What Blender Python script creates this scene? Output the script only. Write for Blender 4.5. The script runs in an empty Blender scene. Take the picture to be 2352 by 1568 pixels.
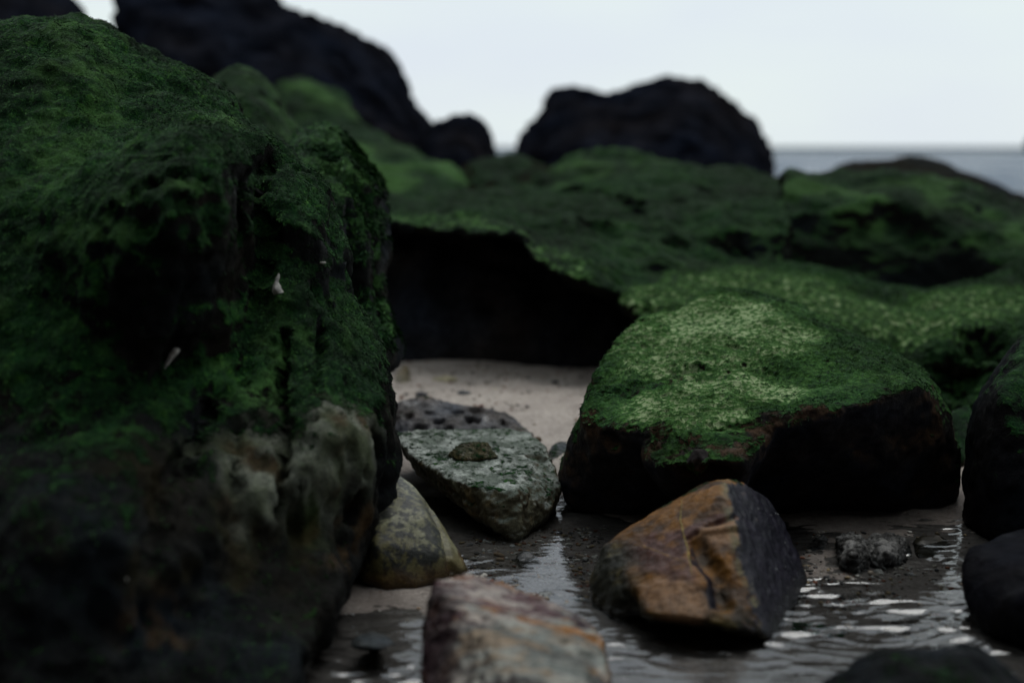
import bpy, bmesh, math, random
import numpy as np
from mathutils import Vector, Matrix
from mathutils.bvhtree import BVHTree

# ------------------------------------------------------------------ camera
SC = bpy.context.scene
COL = SC.collection
CAM_H = 0.5
PITCH = math.radians(7.79)
FPX = 2352 * 50 / 36.0          # focal length in units of a 2352-wide picture
cam_d = bpy.data.cameras.new('camera')
cam = bpy.data.objects.new('camera', cam_d)
COL.objects.link(cam)
cam.location = (0, 0, CAM_H)
cam.rotation_euler = (math.pi / 2 - PITCH, 0, 0)
cam_d.lens = 50
cam_d.sensor_width = 36
cam_d.clip_start = 0.05
cam_d.clip_end = 20000
cam_d.dof.use_dof = True
cam_d.dof.focus_distance = 1.86
cam_d.dof.aperture_fstop = 2.5
SC.camera = cam

# ------------------------------------------------------------------ world / sky: an even overcast
SUN_EL, SUN_AZ = 62.0, 25.0      # azimuth: clockwise from +Y (the sea)
w = bpy.data.worlds.new('World')
SC.world = w
w.use_nodes = True
nt = w.node_tree
nt.nodes.clear()
out = nt.nodes.new('ShaderNodeOutputWorld')
sky = nt.nodes.new('ShaderNodeTexSky')
sky.sky_type = 'NISHITA'
sky.sun_disc = False
sky.sun_elevation = math.radians(SUN_EL)
sky.sun_rotation = math.radians(SUN_AZ)
bgs = nt.nodes.new('ShaderNodeBackground')
bgs.inputs['Strength'].default_value = 0.08
nt.links.new(sky.outputs['Color'], bgs.inputs['Color'])
tcw = nt.nodes.new('ShaderNodeTexCoord')
mpw = nt.nodes.new('ShaderNodeMapping')
mpw.inputs['Scale'].default_value = (1.6, 1.6, 6.0)
nzw = nt.nodes.new('ShaderNodeTexNoise')
nzw.inputs['Scale'].default_value = 1.7
nzw.inputs['Detail'].default_value = 4
rpw = nt.nodes.new('ShaderNodeValToRGB')
rpw.color_ramp.elements[0].position = 0.34
rpw.color_ramp.elements[0].color = (0.765, 0.835, 0.91, 1)
rpw.color_ramp.elements[1].position = 0.62
rpw.color_ramp.elements[1].color = (0.82, 0.91, 0.905, 1)
nt.links.new(tcw.outputs['Generated'], mpw.inputs['Vector'])
nt.links.new(mpw.outputs['Vector'], nzw.inputs['Vector'])
nt.links.new(nzw.outputs['Fac'], rpw.inputs['Fac'])
bgc = nt.nodes.new('ShaderNodeBackground')
bgc.inputs['Strength'].default_value = 1.0
nt.links.new(rpw.outputs['Color'], bgc.inputs['Color'])
mxw = nt.nodes.new('ShaderNodeMixShader')
mxw.inputs[0].default_value = 0.93
nt.links.new(bgs.outputs[0], mxw.inputs[1])
nt.links.new(bgc.outputs[0], mxw.inputs[2])
nt.links.new(mxw.outputs[0], out.inputs['Surface'])

sun_d = bpy.data.lights.new('sun', 'SUN')
sun_d.energy = 1.5
sun_d.angle = math.radians(40)
sun_d.color = (1.0, 0.99, 0.96)
sun = bpy.data.objects.new('sun', sun_d)
COL.objects.link(sun)
_el, _az = math.radians(SUN_EL), math.radians(SUN_AZ)
_sd = Vector((math.sin(_az) * math.cos(_el), math.cos(_az) * math.cos(_el), math.sin(_el)))
sun.rotation_euler = _sd.to_track_quat('Z', 'Y').to_euler()
sun.location = _sd * 10

SC.view_settings.view_transform = 'Standard'
SC.view_settings.look = 'None'
SC.view_settings.gamma = 1.0
SC.view_settings.exposure = 0.0
SC.view_settings.use_curve_mapping = False
SC.render.engine = 'CYCLES'
SC.cycles.max_bounces = 6
SC.cycles.transparent_max_bounces = 8

# ------------------------------------------------------------------ helpers: pixels of the photo to the place
cp, sp = math.cos(PITCH), math.sin(PITCH)


def ray(u, v):
    x = (u - 1176) / FPX
    y = -(v - 784) / FPX
    # camera axes: right=(1,0,0), up=(0,sp,cp), forward=(0,cp,-sp)
    return np.array([x, cp + y * sp, -sp + y * cp])


def P(u, v, d):
    r = ray(u, v)
    r = r * (d / r[1])
    return np.array([r[0], r[1], r[2] + CAM_H])


def G(u, v, z=0.0):
    r = ray(u, v)
    t = (z - CAM_H) / r[2]
    return np.array([r[0] * t, r[1] * t, z])


# ------------------------------------------------------------------ noise
_rs = np.random.RandomState(7)
_PERM = _rs.permutation(512).astype(np.int64)
_GR = _rs.normal(size=(512, 3))
_GR /= np.linalg.norm(_GR, axis=1)[:, None]
_GR = _GR.astype(np.float32)
_RND = _rs.rand(512, 3)


def _hash(i, j, k):
    return _PERM[(_PERM[(_PERM[i & 511] + j) & 511] + k) & 511]


def gn(p):
    fl = np.floor(p)
    i = fl.astype(np.int64)
    f = (p - fl).astype(np.float32)
    s = f * f * f * (f * (f * 6 - 15) + 10)
    r = 0
    for a in (0, 1):
        wa = s[:, 0] if a else 1 - s[:, 0]
        for b in (0, 1):
            wb = s[:, 1] if b else 1 - s[:, 1]
            for c in (0, 1):
                wc = s[:, 2] if c else 1 - s[:, 2]
                g = _GR[_hash(i[:, 0] + a, i[:, 1] + b, i[:, 2] + c)]
                d = g[:, 0] * (f[:, 0] - a) + g[:, 1] * (f[:, 1] - b) + g[:, 2] * (f[:, 2] - c)
                r = r + wa * wb * wc * d
    return r * 1.6


def fbm(p, f=1.0, o=4, seed=0.0, gain=0.5):
    r = 0
    a = 1.0
    t = 0
    p = p * f + seed * 13.37
    for _ in range(o):
        r = r + a * gn(p)
        t += a
        a *= gain
        p = p * 2.03 + 5.1
    return r / t


def ridge(p, f=1.0, o=3, seed=0.0):
    r = 0
    a = 1.0
    t = 0
    p = p * f + seed * 7.77
    for _ in range(o):
        r = r + a * (1 - 2 * np.abs(gn(p)))
        t += a
        a *= 0.5
        p = p * 2.03 + 3.3
    return r / t


def worley(p, f=1.0, seed=0.0):
    p = p * f + seed * 3.1
    i = np.floor(p).astype(np.int64)
    b1 = np.full(len(p), 9.0)
    b2 = np.full(len(p), 9.0)
    for a in (-1, 0, 1):
        for b in (-1, 0, 1):
            for c in (-1, 0, 1):
                q = i + np.array([a, b, c])
                o = q + _RND[_hash(q[:, 0], q[:, 1], q[:, 2])]
                d = np.linalg.norm(o - p, axis=1)
                m = d < b1
                b2 = np.where(m, b1, np.minimum(b2, d))
                b1 = np.where(m, d, b1)
    return b1, b2


def sst(x, a, b):
    t = np.clip((x - a) / (b - a), 0, 1)
    return t * t * (3 - 2 * t)


def mix(a, b, t):
    a = np.asarray(a, float)
    b = np.asarray(b, float)
    t = np.asarray(t)[:, None]
    return a * (1 - t) + b * t


# ------------------------------------------------------------------ solids
def hull_bm(bm, pts):
    vs = [bm.verts.new(tuple(p)) for p in pts]
    r = bmesh.ops.convex_hull(bm, input=vs)
    junk = [e for e in r['geom_interior'] + r['geom_unused'] if isinstance(e, bmesh.types.BMVert)]
    bmesh.ops.delete(bm, geom=list(set(junk)), context='VERTS')


def rbf(ctrl):
    c = np.array([(a[0], a[1]) for a in ctrl], float) / 1000
    d = np.array([a[2] for a in ctrl], float)

    def ker(r):
        return r * r * np.log(r + 1e-9)
    n = len(c)
    K = ker(np.linalg.norm(c[:, None] - c[None], axis=2)) + np.eye(n) * 2e-4
    A = np.zeros((n + 3, n + 3))
    A[:n, :n] = K
    A[:n, n] = 1
    A[:n, n + 1:] = c
    A[n:, :n] = A[:n, n:].T
    s = np.linalg.solve(A, np.concatenate([d, [0, 0, 0]]))

    def f(u, v):
        q = np.stack([u, v], 1) / 1000
        K = ker(np.linalg.norm(q[:, None] - c[None], axis=2))
        return K @ s[:n] + s[n] + q @ s[n + 1:]
    return f


def poly_dist(poly, u, v):
    pts = np.array(poly, float)
    best = np.full(len(u), 1e9)
    ins = np.zeros(len(u), bool)
    for k in range(len(pts)):
        a = pts[k]
        b = pts[(k + 1) % len(pts)]
        ab = b - a
        t = np.clip(((u - a[0]) * ab[0] + (v - a[1]) * ab[1]) / (ab @ ab + 1e-9), 0, 1)
        best = np.minimum(best, np.hypot(u - a[0] - t * ab[0], v - a[1] - t * ab[1]))
        if a[1] != b[1]:
            c = ((a[1] > v) != (b[1] > v)) & (u < (b[0] - a[0]) * (v - a[1]) / (b[1] - a[1]) + a[0])
            ins ^= c
    return best, ins


def relief_bm(bm, outline, ctrl, thick, step, bulge=None, rim=60):
    """A solid whose near side runs through ctrl points (u, v, metres) inside the outline; its far side bulges by thick.
    With bulge, the near side is rounded off towards the outline by that many metres as well."""
    o = np.array(outline, float)
    u0, v0 = o.min(0) - step
    u1, v1 = o.max(0) + step
    us = np.arange(u0, u1 + step, step)
    vs = np.arange(v0, v1 + step, step)
    U, V = np.meshgrid(us, vs)
    sh = U.shape
    uf, vf = U.ravel(), V.ravel()
    dist, ins = poly_dist(outline, uf, vf)
    e = np.where(ins, dist, 0)
    fr = rbf(ctrl)(uf, vf) if len(ctrl) > 3 else np.full(len(uf), ctrl[0][2])
    em = e.max()
    t = np.sqrt(np.clip(1 - (1 - e / em) ** 2, 0, 1))
    if bulge is not None:
        rt = np.clip(e / rim, 0, 1)
        fr = fr + bulge * (1 - np.sqrt(np.clip(1 - (1 - rt) ** 2, 0, 1)))
    bk = fr + thick * t + 0.001
    keep = ins.reshape(sh)
    idf = -np.ones(sh, int)
    vf_ = {}
    fv, bv = {}, {}
    W = sh[1]
    R = np.stack([(uf - 1176) / FPX, cp - (vf - 784) / FPX * sp, -sp - (vf - 784) / FPX * cp], 1)
    PF = R * (fr / R[:, 1])[:, None] + np.array([0, 0, CAM_H])
    PB = R * (bk / R[:, 1])[:, None] + np.array([0, 0, CAM_H])
    cell = keep[:-1, :-1] & keep[1:, :-1] & keep[:-1, 1:] & keep[1:, 1:]

    def vert(dct, arr, k):
        if k not in dct:
            dct[k] = bm.verts.new(tuple(arr[k]))
        return dct[k]
    H = cell.shape
    for j in range(H[0]):
        for i in range(H[1]):
            if not cell[j, i]:
                continue
            q = [j * W + i, (j + 1) * W + i, (j + 1) * W + i + 1, j * W + i + 1]
            bm.faces.new([vert(fv, PF, k) for k in q])
            bm.faces.new([vert(bv, PB, k) for k in reversed(q)])
            for dj, di, a, b in ((-1, 0, 3, 0), (1, 0, 1, 2), (0, -1, 0, 1), (0, 1, 2, 3)):
                jj, ii = j + dj, i + di
                if jj < 0 or ii < 0 or jj >= H[0] or ii >= H[1] or not cell[jj, ii]:
                    bm.faces.new([vert(fv, PF, q[b]), vert(fv, PF, q[a]), vert(bv, PB, q[a]), vert(bv, PB, q[b])])


def remesh(bm, voxel):
    bmesh.ops.recalc_face_normals(bm, faces=bm.faces)
    me = bpy.data.meshes.new('tmp')
    bm.to_mesh(me)
    bm.free()
    ob = bpy.data.objects.new('tmp', me)
    COL.objects.link(ob)
    m = ob.modifiers.new('r', 'REMESH')
    m.mode = 'VOXEL'
    m.voxel_size = voxel
    dg = bpy.context.evaluated_depsgraph_get()
    dg.update()
    me2 = bpy.data.meshes.new_from_object(ob.evaluated_get(dg))
    bpy.data.objects.remove(ob)
    bpy.data.meshes.remove(me)
    return me2


class Body:
    """Vertices, edges and faces of a rock, to be carved with numpy."""

    def __init__(self, me):
        self.me = me
        n = len(me.vertices)
        co = np.empty(n * 3, np.float32)
        me.vertices.foreach_get('co', co)
        self.co = co.reshape(-1, 3).astype(float)
        e = np.empty(len(me.edges) * 2, np.int32)
        me.edges.foreach_get('vertices', e)
        self.e = e.reshape(-1, 2)
        self.deg = np.bincount(self.e.ravel(), minlength=n).astype(float)
        self.attr = {}
        self.col = np.tile(np.array([0.03, 0.03, 0.03]), (n, 1))
        self.moss = np.zeros(n)
        self.pale = np.zeros(n)
        self.rough = np.full(n, 0.6)

    def lap(self, x):
        r = np.empty_like(x)
        for k in range(x.shape[1]):
            r[:, k] = np.bincount(self.e[:, 0], x[self.e[:, 1], k], len(x)) + np.bincount(self.e[:, 1], x[self.e[:, 0], k], len(x))
        return r / np.maximum(self.deg, 1)[:, None]

    def smooth(self, n, taubin=True):
        for _ in range(n):
            self.co += 0.5 * (self.lap(self.co) - self.co)
            if taubin:
                self.co -= 0.42 * (self.lap(self.co) - self.co)
        return self

    def blur(self, a, n):
        a = a[:, None].copy()
        for _ in range(n):
            a = 0.4 * a + 0.6 * self.lap(a)
        return a[:, 0]

    def sync(self):
        self.me.vertices.foreach_set('co', self.co.astype(np.float32).ravel())
        self.me.update()
        nn = np.empty(len(self.co) * 3, np.float32)
        self.me.vertex_normals.foreach_get('vector', nn)
        self.n = nn.reshape(-1, 3).astype(float)
        return self

    def push(self, d):
        self.co += self.n * np.asarray(d)[:, None]
        return self

    def hits(self, uvs):
        """Where the lines of sight through these photo points meet the rock."""
        key = float(self.co[::37].sum())
        if getattr(self, 'bkey', None) != key:
            if not hasattr(self, 'faces'):
                f = np.empty(len(self.me.loops), np.int32)
                self.me.loops.foreach_get('vertex_index', f)
                k = np.empty(len(self.me.polygons) + 1, np.int32)
                self.me.polygons.foreach_get('loop_start', k[:-1])
                k[-1] = len(f)
                f = f.tolist()
                self.faces = [f[a:b] for a, b in zip(k[:-1].tolist(), k[1:].tolist())]
            self.tree = BVHTree.FromPolygons(self.co.tolist(), self.faces)
            self.bkey = key
        t = self.tree
        o = Vector((0, 0, CAM_H))
        r = []
        for u, v in uvs:
            h = t.ray_cast(o, Vector(ray(u, v)).normalized())
            r.append(None if h[0] is None else (np.array(h[0]), np.array(h[1])))
        return r

    def near(self, uvs, along=(1, 1, 1)):
        """distance of every vertex from the nearest of the surface points under uvs"""
        best = np.full(len(self.co), 81.0, np.float32)
        s = np.array(along, np.float32)
        c = (self.co * s).astype(np.float32)
        x, y, z = c[:, 0].copy(), c[:, 1].copy(), c[:, 2].copy()
        for h in self.hits(uvs):
            if h is not None:
                q = (h[0] * s).astype(np.float32)
                np.minimum(best, (x - q[0]) ** 2 + (y - q[1]) ** 2 + (z - q[2]) ** 2, out=best)
        return np.sqrt(best).astype(float)


def line(*pts, n=14):
    r = []
    for a, b in zip(pts[:-1], pts[1:]):
        for k in range(n):
            t = k / n
            r.append((a[0] + (b[0] - a[0]) * t, a[1] + (b[1] - a[1]) * t))
    r.append(pts[-1])
    return r


def carve(B, dents=(), grooves=(), wob=0.25):
    """dents: (u, v, radius m, depth m[, stretch in z]); grooves: (polyline, half width m, depth m)"""
    B.sync()
    jit = fbm(B.co, 60, 2, 3)
    if dents:
        hs = B.hits([(d[0], d[1]) for d in dents])
        tot = np.zeros(len(B.co))
        for d, h in zip(dents, hs):
            if h is None:
                continue
            s = np.array([1, 1, 1.0 / (d[4] if len(d) > 4 else 1)])
            r = np.linalg.norm((B.co - h[0]) * s, axis=1) / d[2] * (1 + wob * jit)
            tot = np.maximum(tot, d[3] * (1 - sst(r, 0.45, 1.15))) if d[3] > 0 else np.minimum(tot, d[3] * (1 - sst(r, 0.1, 1.2)))
        B.push(-tot)
        B.sync()
    for pl, wd, dp in grooves:
        r = B.near(line(*pl)) / wd * (1 + wob * jit)
        B.push(-dp * (1 - sst(r, 0.2, 1.1)))
        B.sync()
    return B


# ------------------------------------------------------------------ materials
def newmat(name):
    m = bpy.data.materials.new(name)
    m.use_nodes = True
    n = m.node_tree
    n.nodes.clear()
    return m, n


class N:
    def __init__(self, nt):
        self.nt = nt

    def __call__(self, kind, **kw):
        nd = self.nt.nodes.new('ShaderNode' + kind)
        for k, v in kw.items():
            setattr(nd, k, v)
        return nd

    def set(self, sock, v):
        if hasattr(v, 'is_output') or isinstance(v, bpy.types.NodeSocket):
            self.nt.links.new(v, sock)
        else:
            sock.default_value = v

    def noise(self, vec, scale, detail=4, rough=0.55, dist=0.0):
        nd = self('TexNoise')
        self.nt.links.new(vec, nd.inputs['Vector'])
        nd.inputs['Scale'].default_value = scale
        nd.inputs['Detail'].default_value = detail
        nd.inputs['Roughness'].default_value = rough
        nd.inputs['Distortion'].default_value = dist
        return nd.outputs['Fac']

    def ramp(self, fac, a, b, ca=(0, 0, 0, 1), cb=(1, 1, 1, 1), mids=()):
        nd = self('ValToRGB')
        el = nd.color_ramp.elements
        el[0].position, el[0].color = a, ca
        el[1].position, el[1].color = b, cb
        for p, c in mids:
            x = el.new(p)
            x.color = c
        self.nt.links.new(fac, nd.inputs['Fac'])
        return nd.outputs['Color']

    def mix(self, fac, a, b, mode='MIX'):
        nd = self('MixRGB', blend_type=mode)
        self.set(nd.inputs[0], fac)
        self.set(nd.inputs[1], a)
        self.set(nd.inputs[2], b)
        return nd.outputs[0]

    def math(self, op, a, b=0.0, c=0.0, clamp=False):
        nd = self('Math', operation=op, use_clamp=clamp)
        self.set(nd.inputs[0], a)
        self.set(nd.inputs[1], b)
        self.set(nd.inputs[2], c)
        return nd.outputs[0]

    def attr(self, name, out='Fac'):
        nd = self('Attribute', attribute_name=name)
        return nd.outputs[out]

    def bump(self, h, strength, dist, normal=None):
        nd = self('Bump')
        nd.inputs['Strength'].default_value = strength
        nd.inputs['Distance'].default_value = dist
        self.nt.links.new(h, nd.inputs['Height'])
        if normal is not None:
            self.nt.links.new(normal, nd.inputs['Normal'])
        return nd.outputs['Normal']


MOSS_D = (0.002, 0.009, 0.004, 1)
MOSS_M = (0.005, 0.036, 0.009, 1)
MOSS_L = (0.034, 0.110, 0.020, 1)
MOSS_G = (0.068, 0.155, 0.040, 1)
MOSS_P = (0.25, 0.32, 0.165, 1)


def rock_material(name, scale=1.0, moss_bump=0.004, grain=0.0012, gloss=0.14, film=(1, 1, 1, 1)):
    """Rock colour and wetness come with the mesh; moss grows over it where its mask says, broken up by fine noise."""
    m, nt_ = newmat(name)
    n = N(nt_)
    o = n('OutputMaterial')
    b = n('BsdfPrincipled')
    nt_.links.new(b.outputs[0], o.inputs['Surface'])
    tc = n('TexCoord').outputs['Object']
    fine = n.noise(tc, 420 * scale, 3, 0.65)
    midn = n.noise(tc, 95 * scale, 5, 0.65)
    big = n.noise(tc, 16 * scale, 4, 0.6)
    rc = n.attr('col', 'Color')
    rc = n.mix(1.0, rc, n.ramp(fine, 0.25, 0.75, (0.55, 0.55, 0.56, 1), (1.4, 1.4, 1.38, 1)), 'MULTIPLY')
    rc = n.mix(1.0, rc, n.ramp(midn, 0.3, 0.7, (0.6, 0.6, 0.62, 1), (1.35, 1.34, 1.3, 1)), 'MULTIPLY')
    # moss: filaments over paler stone
    mp = n('Mapping')
    mp.inputs['Scale'].default_value = (1.0, 0.55, 1.0)
    nt_.links.new(tc, mp.inputs['Vector'])
    fil = n.noise(mp.outputs[0], 170 * scale, 4, 0.7, 1.2)
    clump = n.noise(tc, 55 * scale, 4, 0.6, 0.6)
    mc = n.ramp(fil, 0.34, 0.68, MOSS_D, MOSS_L, ((0.52, MOSS_M),))
    mc = n.mix(n.ramp(clump, 0.36, 0.66), n.mix(0.6, mc, MOSS_D), mc)
    mc = n.mix(n.ramp(big, 0.50, 0.70), mc, n.mix(1.0, mc, (1.7, 1.35, 1.0, 1), 'MULTIPLY'))
    mc = n.mix(n.ramp(big, 0.32, 0.50, (1, 1, 1, 1), (0, 0, 0, 1)), mc, n.mix(1.0, mc, (0.45, 0.5, 0.6, 1), 'MULTIPLY'))
    huge = n.noise(tc, 7.0 * scale, 3, 0.6, 0.5)
    mc = n.mix(1.0, mc, n.ramp(huge, 0.36, 0.66, (0.32, 0.36, 0.42, 1), (1.45, 1.35, 1.2, 1)), 'MULTIPLY')
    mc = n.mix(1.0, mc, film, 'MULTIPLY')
    pale = n.math('MULTIPLY', n.attr('pale'), n.ramp(n.math('ADD', fil, n.math('MULTIPLY', clump, 0.6)), 0.45, 0.80, (0.45, 0.45, 0.45, 1)), clamp=True)
    mc = n.mix(n.math('MULTIPLY', pale, 1.7, clamp=True), mc, MOSS_G)
    mc = n.mix(n.ramp(pale, 0.5, 0.95), mc, MOSS_P)
    mk = n.math('ADD', n.attr('moss'), n.math('MULTIPLY', n.math('SUBTRACT', n.math('ADD', midn, clump), 1.0), 1.1))
    mk = n.ramp(mk, 0.4, 0.62)
    n.set(b.inputs['Base Color'], n.mix(mk, rc, mc))
    rgh = n.mix(mk, n.attr('rough'), (0.85, 0.85, 0.85, 1))
    n.set(b.inputs['Roughness'], rgh)
    sg = n.ramp(n.attr('rough'), 0.24, 0.36, (gloss,) * 3 + (1,), (gloss * 0.3,) * 3 + (1,))
    n.set(b.inputs['Specular IOR Level'], n.mix(mk, sg, (0.06, 0.06, 0.06, 1)))
    # the fuzz of the moss catches light at its edges
    n.set(b.inputs['Sheen Weight'], n.math('MULTIPLY', mk, 0.07))
    b.inputs['Sheen Roughness'].default_value = 0.35
    b.inputs['Sheen Tint'].default_value = (0.30, 0.62, 0.20, 1)
    hb = n.bump(n.math('ADD', fine, n.math('MULTIPLY', midn, 2.0)), 0.9, grain)
    hm = n.math('MULTIPLY', n.math('ADD', fil, n.math('MULTIPLY', clump, 1.2)), mk)
    n.set(b.inputs['Normal'], n.bump(hm, 0.9, moss_bump, hb))
    return m


M_ROCK = rock_material('mossy_rock', gloss=0.03)
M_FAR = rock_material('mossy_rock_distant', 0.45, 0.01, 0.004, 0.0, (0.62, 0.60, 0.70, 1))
M_STONE = rock_material('stone', 1.3, 0.002, 0.0007, 0.3)


def moss_blade_material():
    m, nt_ = newmat('moss_filaments')
    n = N(nt_)
    o = n('OutputMaterial')
    b = n('BsdfPrincipled')
    n.set(b.inputs['Base Color'], n.attr('col', 'Color'))
    b.inputs['Roughness'].default_value = 0.7
    b.inputs['Specular IOR Level'].default_value = 0.1
    nt_.links.new(b.outputs[0], o.inputs['Surface'])
    return m


M_BLADE = moss_blade_material()


# ------------------------------------------------------------------ objects
def tag(o, label=None, cat=None, group=None, kind=None):
    if label:
        o['label'] = label
    if cat:
        o['category'] = cat
    if group:
        o['group'] = group
    if kind:
        o['kind'] = kind
    return o


def finish(B, name, mat, base=None):
    B.sync()
    me = B.me
    c = B.co
    org = np.array([c[:, 0].mean(), c[:, 1].mean(), max(c[:, 2].min(), 0)]) if base is None else np.array(base)
    me.vertices.foreach_set('co', (c - org).astype(np.float32).ravel())
    n = len(c)
    a = me.attributes.new('col', 'FLOAT_COLOR', 'POINT')
    a.data.foreach_set('color', np.concatenate([np.clip(B.col, 0.002, 1), np.ones((n, 1))], 1).astype(np.float32).ravel())
    for k in ('moss', 'pale', 'rough'):
        a = me.attributes.new(k, 'FLOAT', 'POINT')
        a.data.foreach_set('value', getattr(B, k).astype(np.float32))
    me.polygons.foreach_set('use_smooth', np.ones(len(me.polygons), bool))
    me.materials.clear()
    me.materials.append(mat)
    me.update()
    me.name = name
    o = bpy.data.objects.new(name, me)
    COL.objects.link(o)
    o.location = org
    B.org = org
    return o


def blades(B, parent, count, length, width, seed, gate, lift=0.5):
    """Moss filaments rooted on the rock where the gate (per vertex, 0..1) lets them grow."""
    me = B.me
    me.calc_loop_triangles()
    nt3 = len(me.loop_triangles)
    t = np.empty(nt3 * 3, np.int32)
    me.loop_triangles.foreach_get('vertices', t)
    t = t.reshape(-1, 3)
    a, b, c = B.co[t[:, 0]], B.co[t[:, 1]], B.co[t[:, 2]]
    fn = np.cross(b - a, c - a)
    ar = np.linalg.norm(fn, axis=1)
    wt = ar * gate[t].mean(1)
    # only where something may be seen of it: not the far side, not inside the ground
    ctr = (a + b + c) / 3
    wt *= ((fn * (np.array([0, -0.3, CAM_H + 0.6]) - ctr)).sum(1) > 0) & (ctr[:, 2] > 0)
    rs = np.random.RandomState(seed)
    pick = rs.choice(nt3, count, p=wt / wt.sum())
    r1, r2 = np.sqrt(rs.rand(count)), rs.rand(count)
    p = a[pick] * (1 - r1)[:, None] + b[pick] * (r1 * (1 - r2))[:, None] + c[pick] * (r1 * r2)[:, None]
    nn = fn[pick] / ar[pick][:, None]
    down = np.array([0, 0, -1.0]) - nn * (-nn[:, 2:3])
    down += nn * 0 + np.array([0, -0.25, 0])
    flow = np.stack([gn(p * 14 + 3), gn(p * 14 + 31), gn(p * 14 + 77)], 1)
    dr = down + flow * 0.9 + rs.normal(size=(count, 3)) * 0.3
    dr -= nn * (dr * nn).sum(1)[:, None]
    dr /= np.linalg.norm(dr, axis=1)[:, None] + 1e-6
    dr = dr + nn * (lift * rs.rand(count) ** 2 + 0.08)[:, None]
    sd = np.cross(dr, nn)
    sd /= np.linalg.norm(sd, axis=1)[:, None] + 1e-6
    ln = length * (0.5 + rs.rand(count))[:, None]
    p0 = p - nn * 0.0006
    mid = p0 + dr * ln * 0.55 + nn * ln * 0.12
    tip = p0 + dr * ln + nn * ln * 0.02
    V = np.empty((count, 4, 3))
    V[:, 0] = p0 - sd * width * 0.5
    V[:, 1] = p0 + sd * width * 0.5
    V[:, 2] = mid + sd * width * 0.35
    V[:, 3] = tip
    V = V.reshape(-1, 3) - B.org
    pl = (gate * 0 + B.pale)[t[pick, 0]]
    k = np.clip(0.5 + 1.1 * fbm(p, 90, 2, 2) + rs.normal(size=count) * 0.25, 0, 1)
    cl = mix(np.array(MOSS_D[:3]) * 1.2, MOSS_M[:3], sst(k, 0, 0.6))
    cl = mix(cl, MOSS_L[:3], sst(k, 0.55, 1))
    cl = mix(cl, np.array(MOSS_G[:3]) * 1.3, np.clip(pl * 1.1 * rs.rand(count), 0, 1) * sst(k, 0.25, 0.8))
    m = bpy.data.meshes.new('moss')
    m.vertices.add(count * 4)
    m.vertices.foreach_set('co', V.astype(np.float32).ravel())
    m.loops.add(count * 4)
    m.polygons.add(count)
    m.polygons.foreach_set('loop_start', np.arange(count, dtype=np.int32) * 4)
    m.loops.foreach_set('vertex_index', np.arange(count * 4, dtype=np.int32))
    m.update()
    at = m.attributes.new('col', 'FLOAT_COLOR', 'POINT')
    cc = np.repeat(np.concatenate([cl, np.ones((count, 1))], 1), 4, 0)
    at.data.foreach_set('color', cc.astype(np.float32).ravel())
    m.materials.append(M_BLADE)
    o = bpy.data.objects.new('moss', m)
    COL.objects.link(o)
    o.parent = parent
    o['kind'] = 'stuff'
    return o


def solid(shells, voxel, smooth):
    bm = bmesh.new()
    for s in shells:
        if s[0] == 'hull':
            hull_bm(bm, [P(*q) if len(q) == 3 and not isinstance(q, np.ndarray) else q for q in s[1]])
        else:
            relief_bm(bm, *s[1:])
    return Body(remesh(bm, voxel)).smooth(smooth, False).sync()


DARK = np.array([0.020, 0.021, 0.025])


def dress(B, seed=1.0, base=DARK, vary=0.5, moss_up=(0.0, 0.55), moss_k=1.0, patch=6.0):
    """Bare dark rock with moss on whatever looks at the sky, thinned where steep faces should look shaded."""
    B.sync()
    q = fbm(B.co, patch, 4, seed)
    B.col = np.asarray(base)[None] * (1 + vary * 1.6 * fbm(B.co, patch * 3, 4, seed + 2))[:, None] * np.array([1 + 0.1, 1, 1 - 0.1])[None] ** (q[:, None] * 4)
    up = B.n[:, 2] + 0.5 * q
    B.moss = np.clip(sst(up, *moss_up) * moss_k, 0, 1)  # steep faces lose moss partly to put shade into their colour
    B.rough = np.clip(0.5 + 0.5 * fbm(B.co, patch * 2, 2, seed + 4), 0.25, 0.8)
    return B


# ================================================================== the setting
def grid_mesh(name, xs, ys, zf):
    X, Y = np.meshgrid(xs, ys)
    p = np.stack([X.ravel(), Y.ravel()], 1)
    z = zf(p[:, 0], p[:, 1])
    V = np.concatenate([p, z[:, None]], 1)
    w_, h_ = len(xs), len(ys)
    i = np.arange((h_ - 1) * (w_ - 1))
    j, k = i // (w_ - 1), i % (w_ - 1)
    a = j * w_ + k
    F = np.stack([a, a + 1, a + 1 + w_, a + w_], 1).astype(np.int32)
    m = bpy.data.meshes.new(name)
    m.vertices.add(len(V))
    m.vertices.foreach_set('co', V.astype(np.float32).ravel())
    m.loops.add(F.size)
    m.polygons.add(len(F))
    m.polygons.foreach_set('loop_start', np.arange(len(F), dtype=np.int32) * 4)
    m.loops.foreach_set('vertex_index', F.ravel())
    m.update()
    m.polygons.foreach_set('use_smooth', np.ones(len(F), bool))
    o = bpy.data.objects.new(name, m)
    COL.objects.link(o)
    return o


def sand_z(x, y):
    p = np.stack([x, y, np.zeros_like(x)], 1)
    z = -0.0065 + 0.016 * fbm(p, 5.0, 3, 1)
    z = z - 0.013 * (1 - sst(y + 0.3 * x, 1.36, 1.46))
    # the dry tongue of sand under the ledge and behind the flat stone
    z = z + 0.034 * sst(y + 0.25 * x, 1.86, 2.35)
    # a bar beside the olive stone
    z = z + 0.008 * np.exp(-(((x + 0.14) / 0.12) ** 2 + ((y - 1.55) / 0.10) ** 2))
    z = z + 0.003 * np.exp(-(((x - 0.42) / 0.10) ** 2 + ((y - 1.62) / 0.10) ** 2))
    z = z + 0.003 * fbm(p, 18, 3, 4) + 0.0012 * fbm(p, 90, 2, 9)
    z = z - 1.2 * sst(y, 7.5, 14)
    return z


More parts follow.
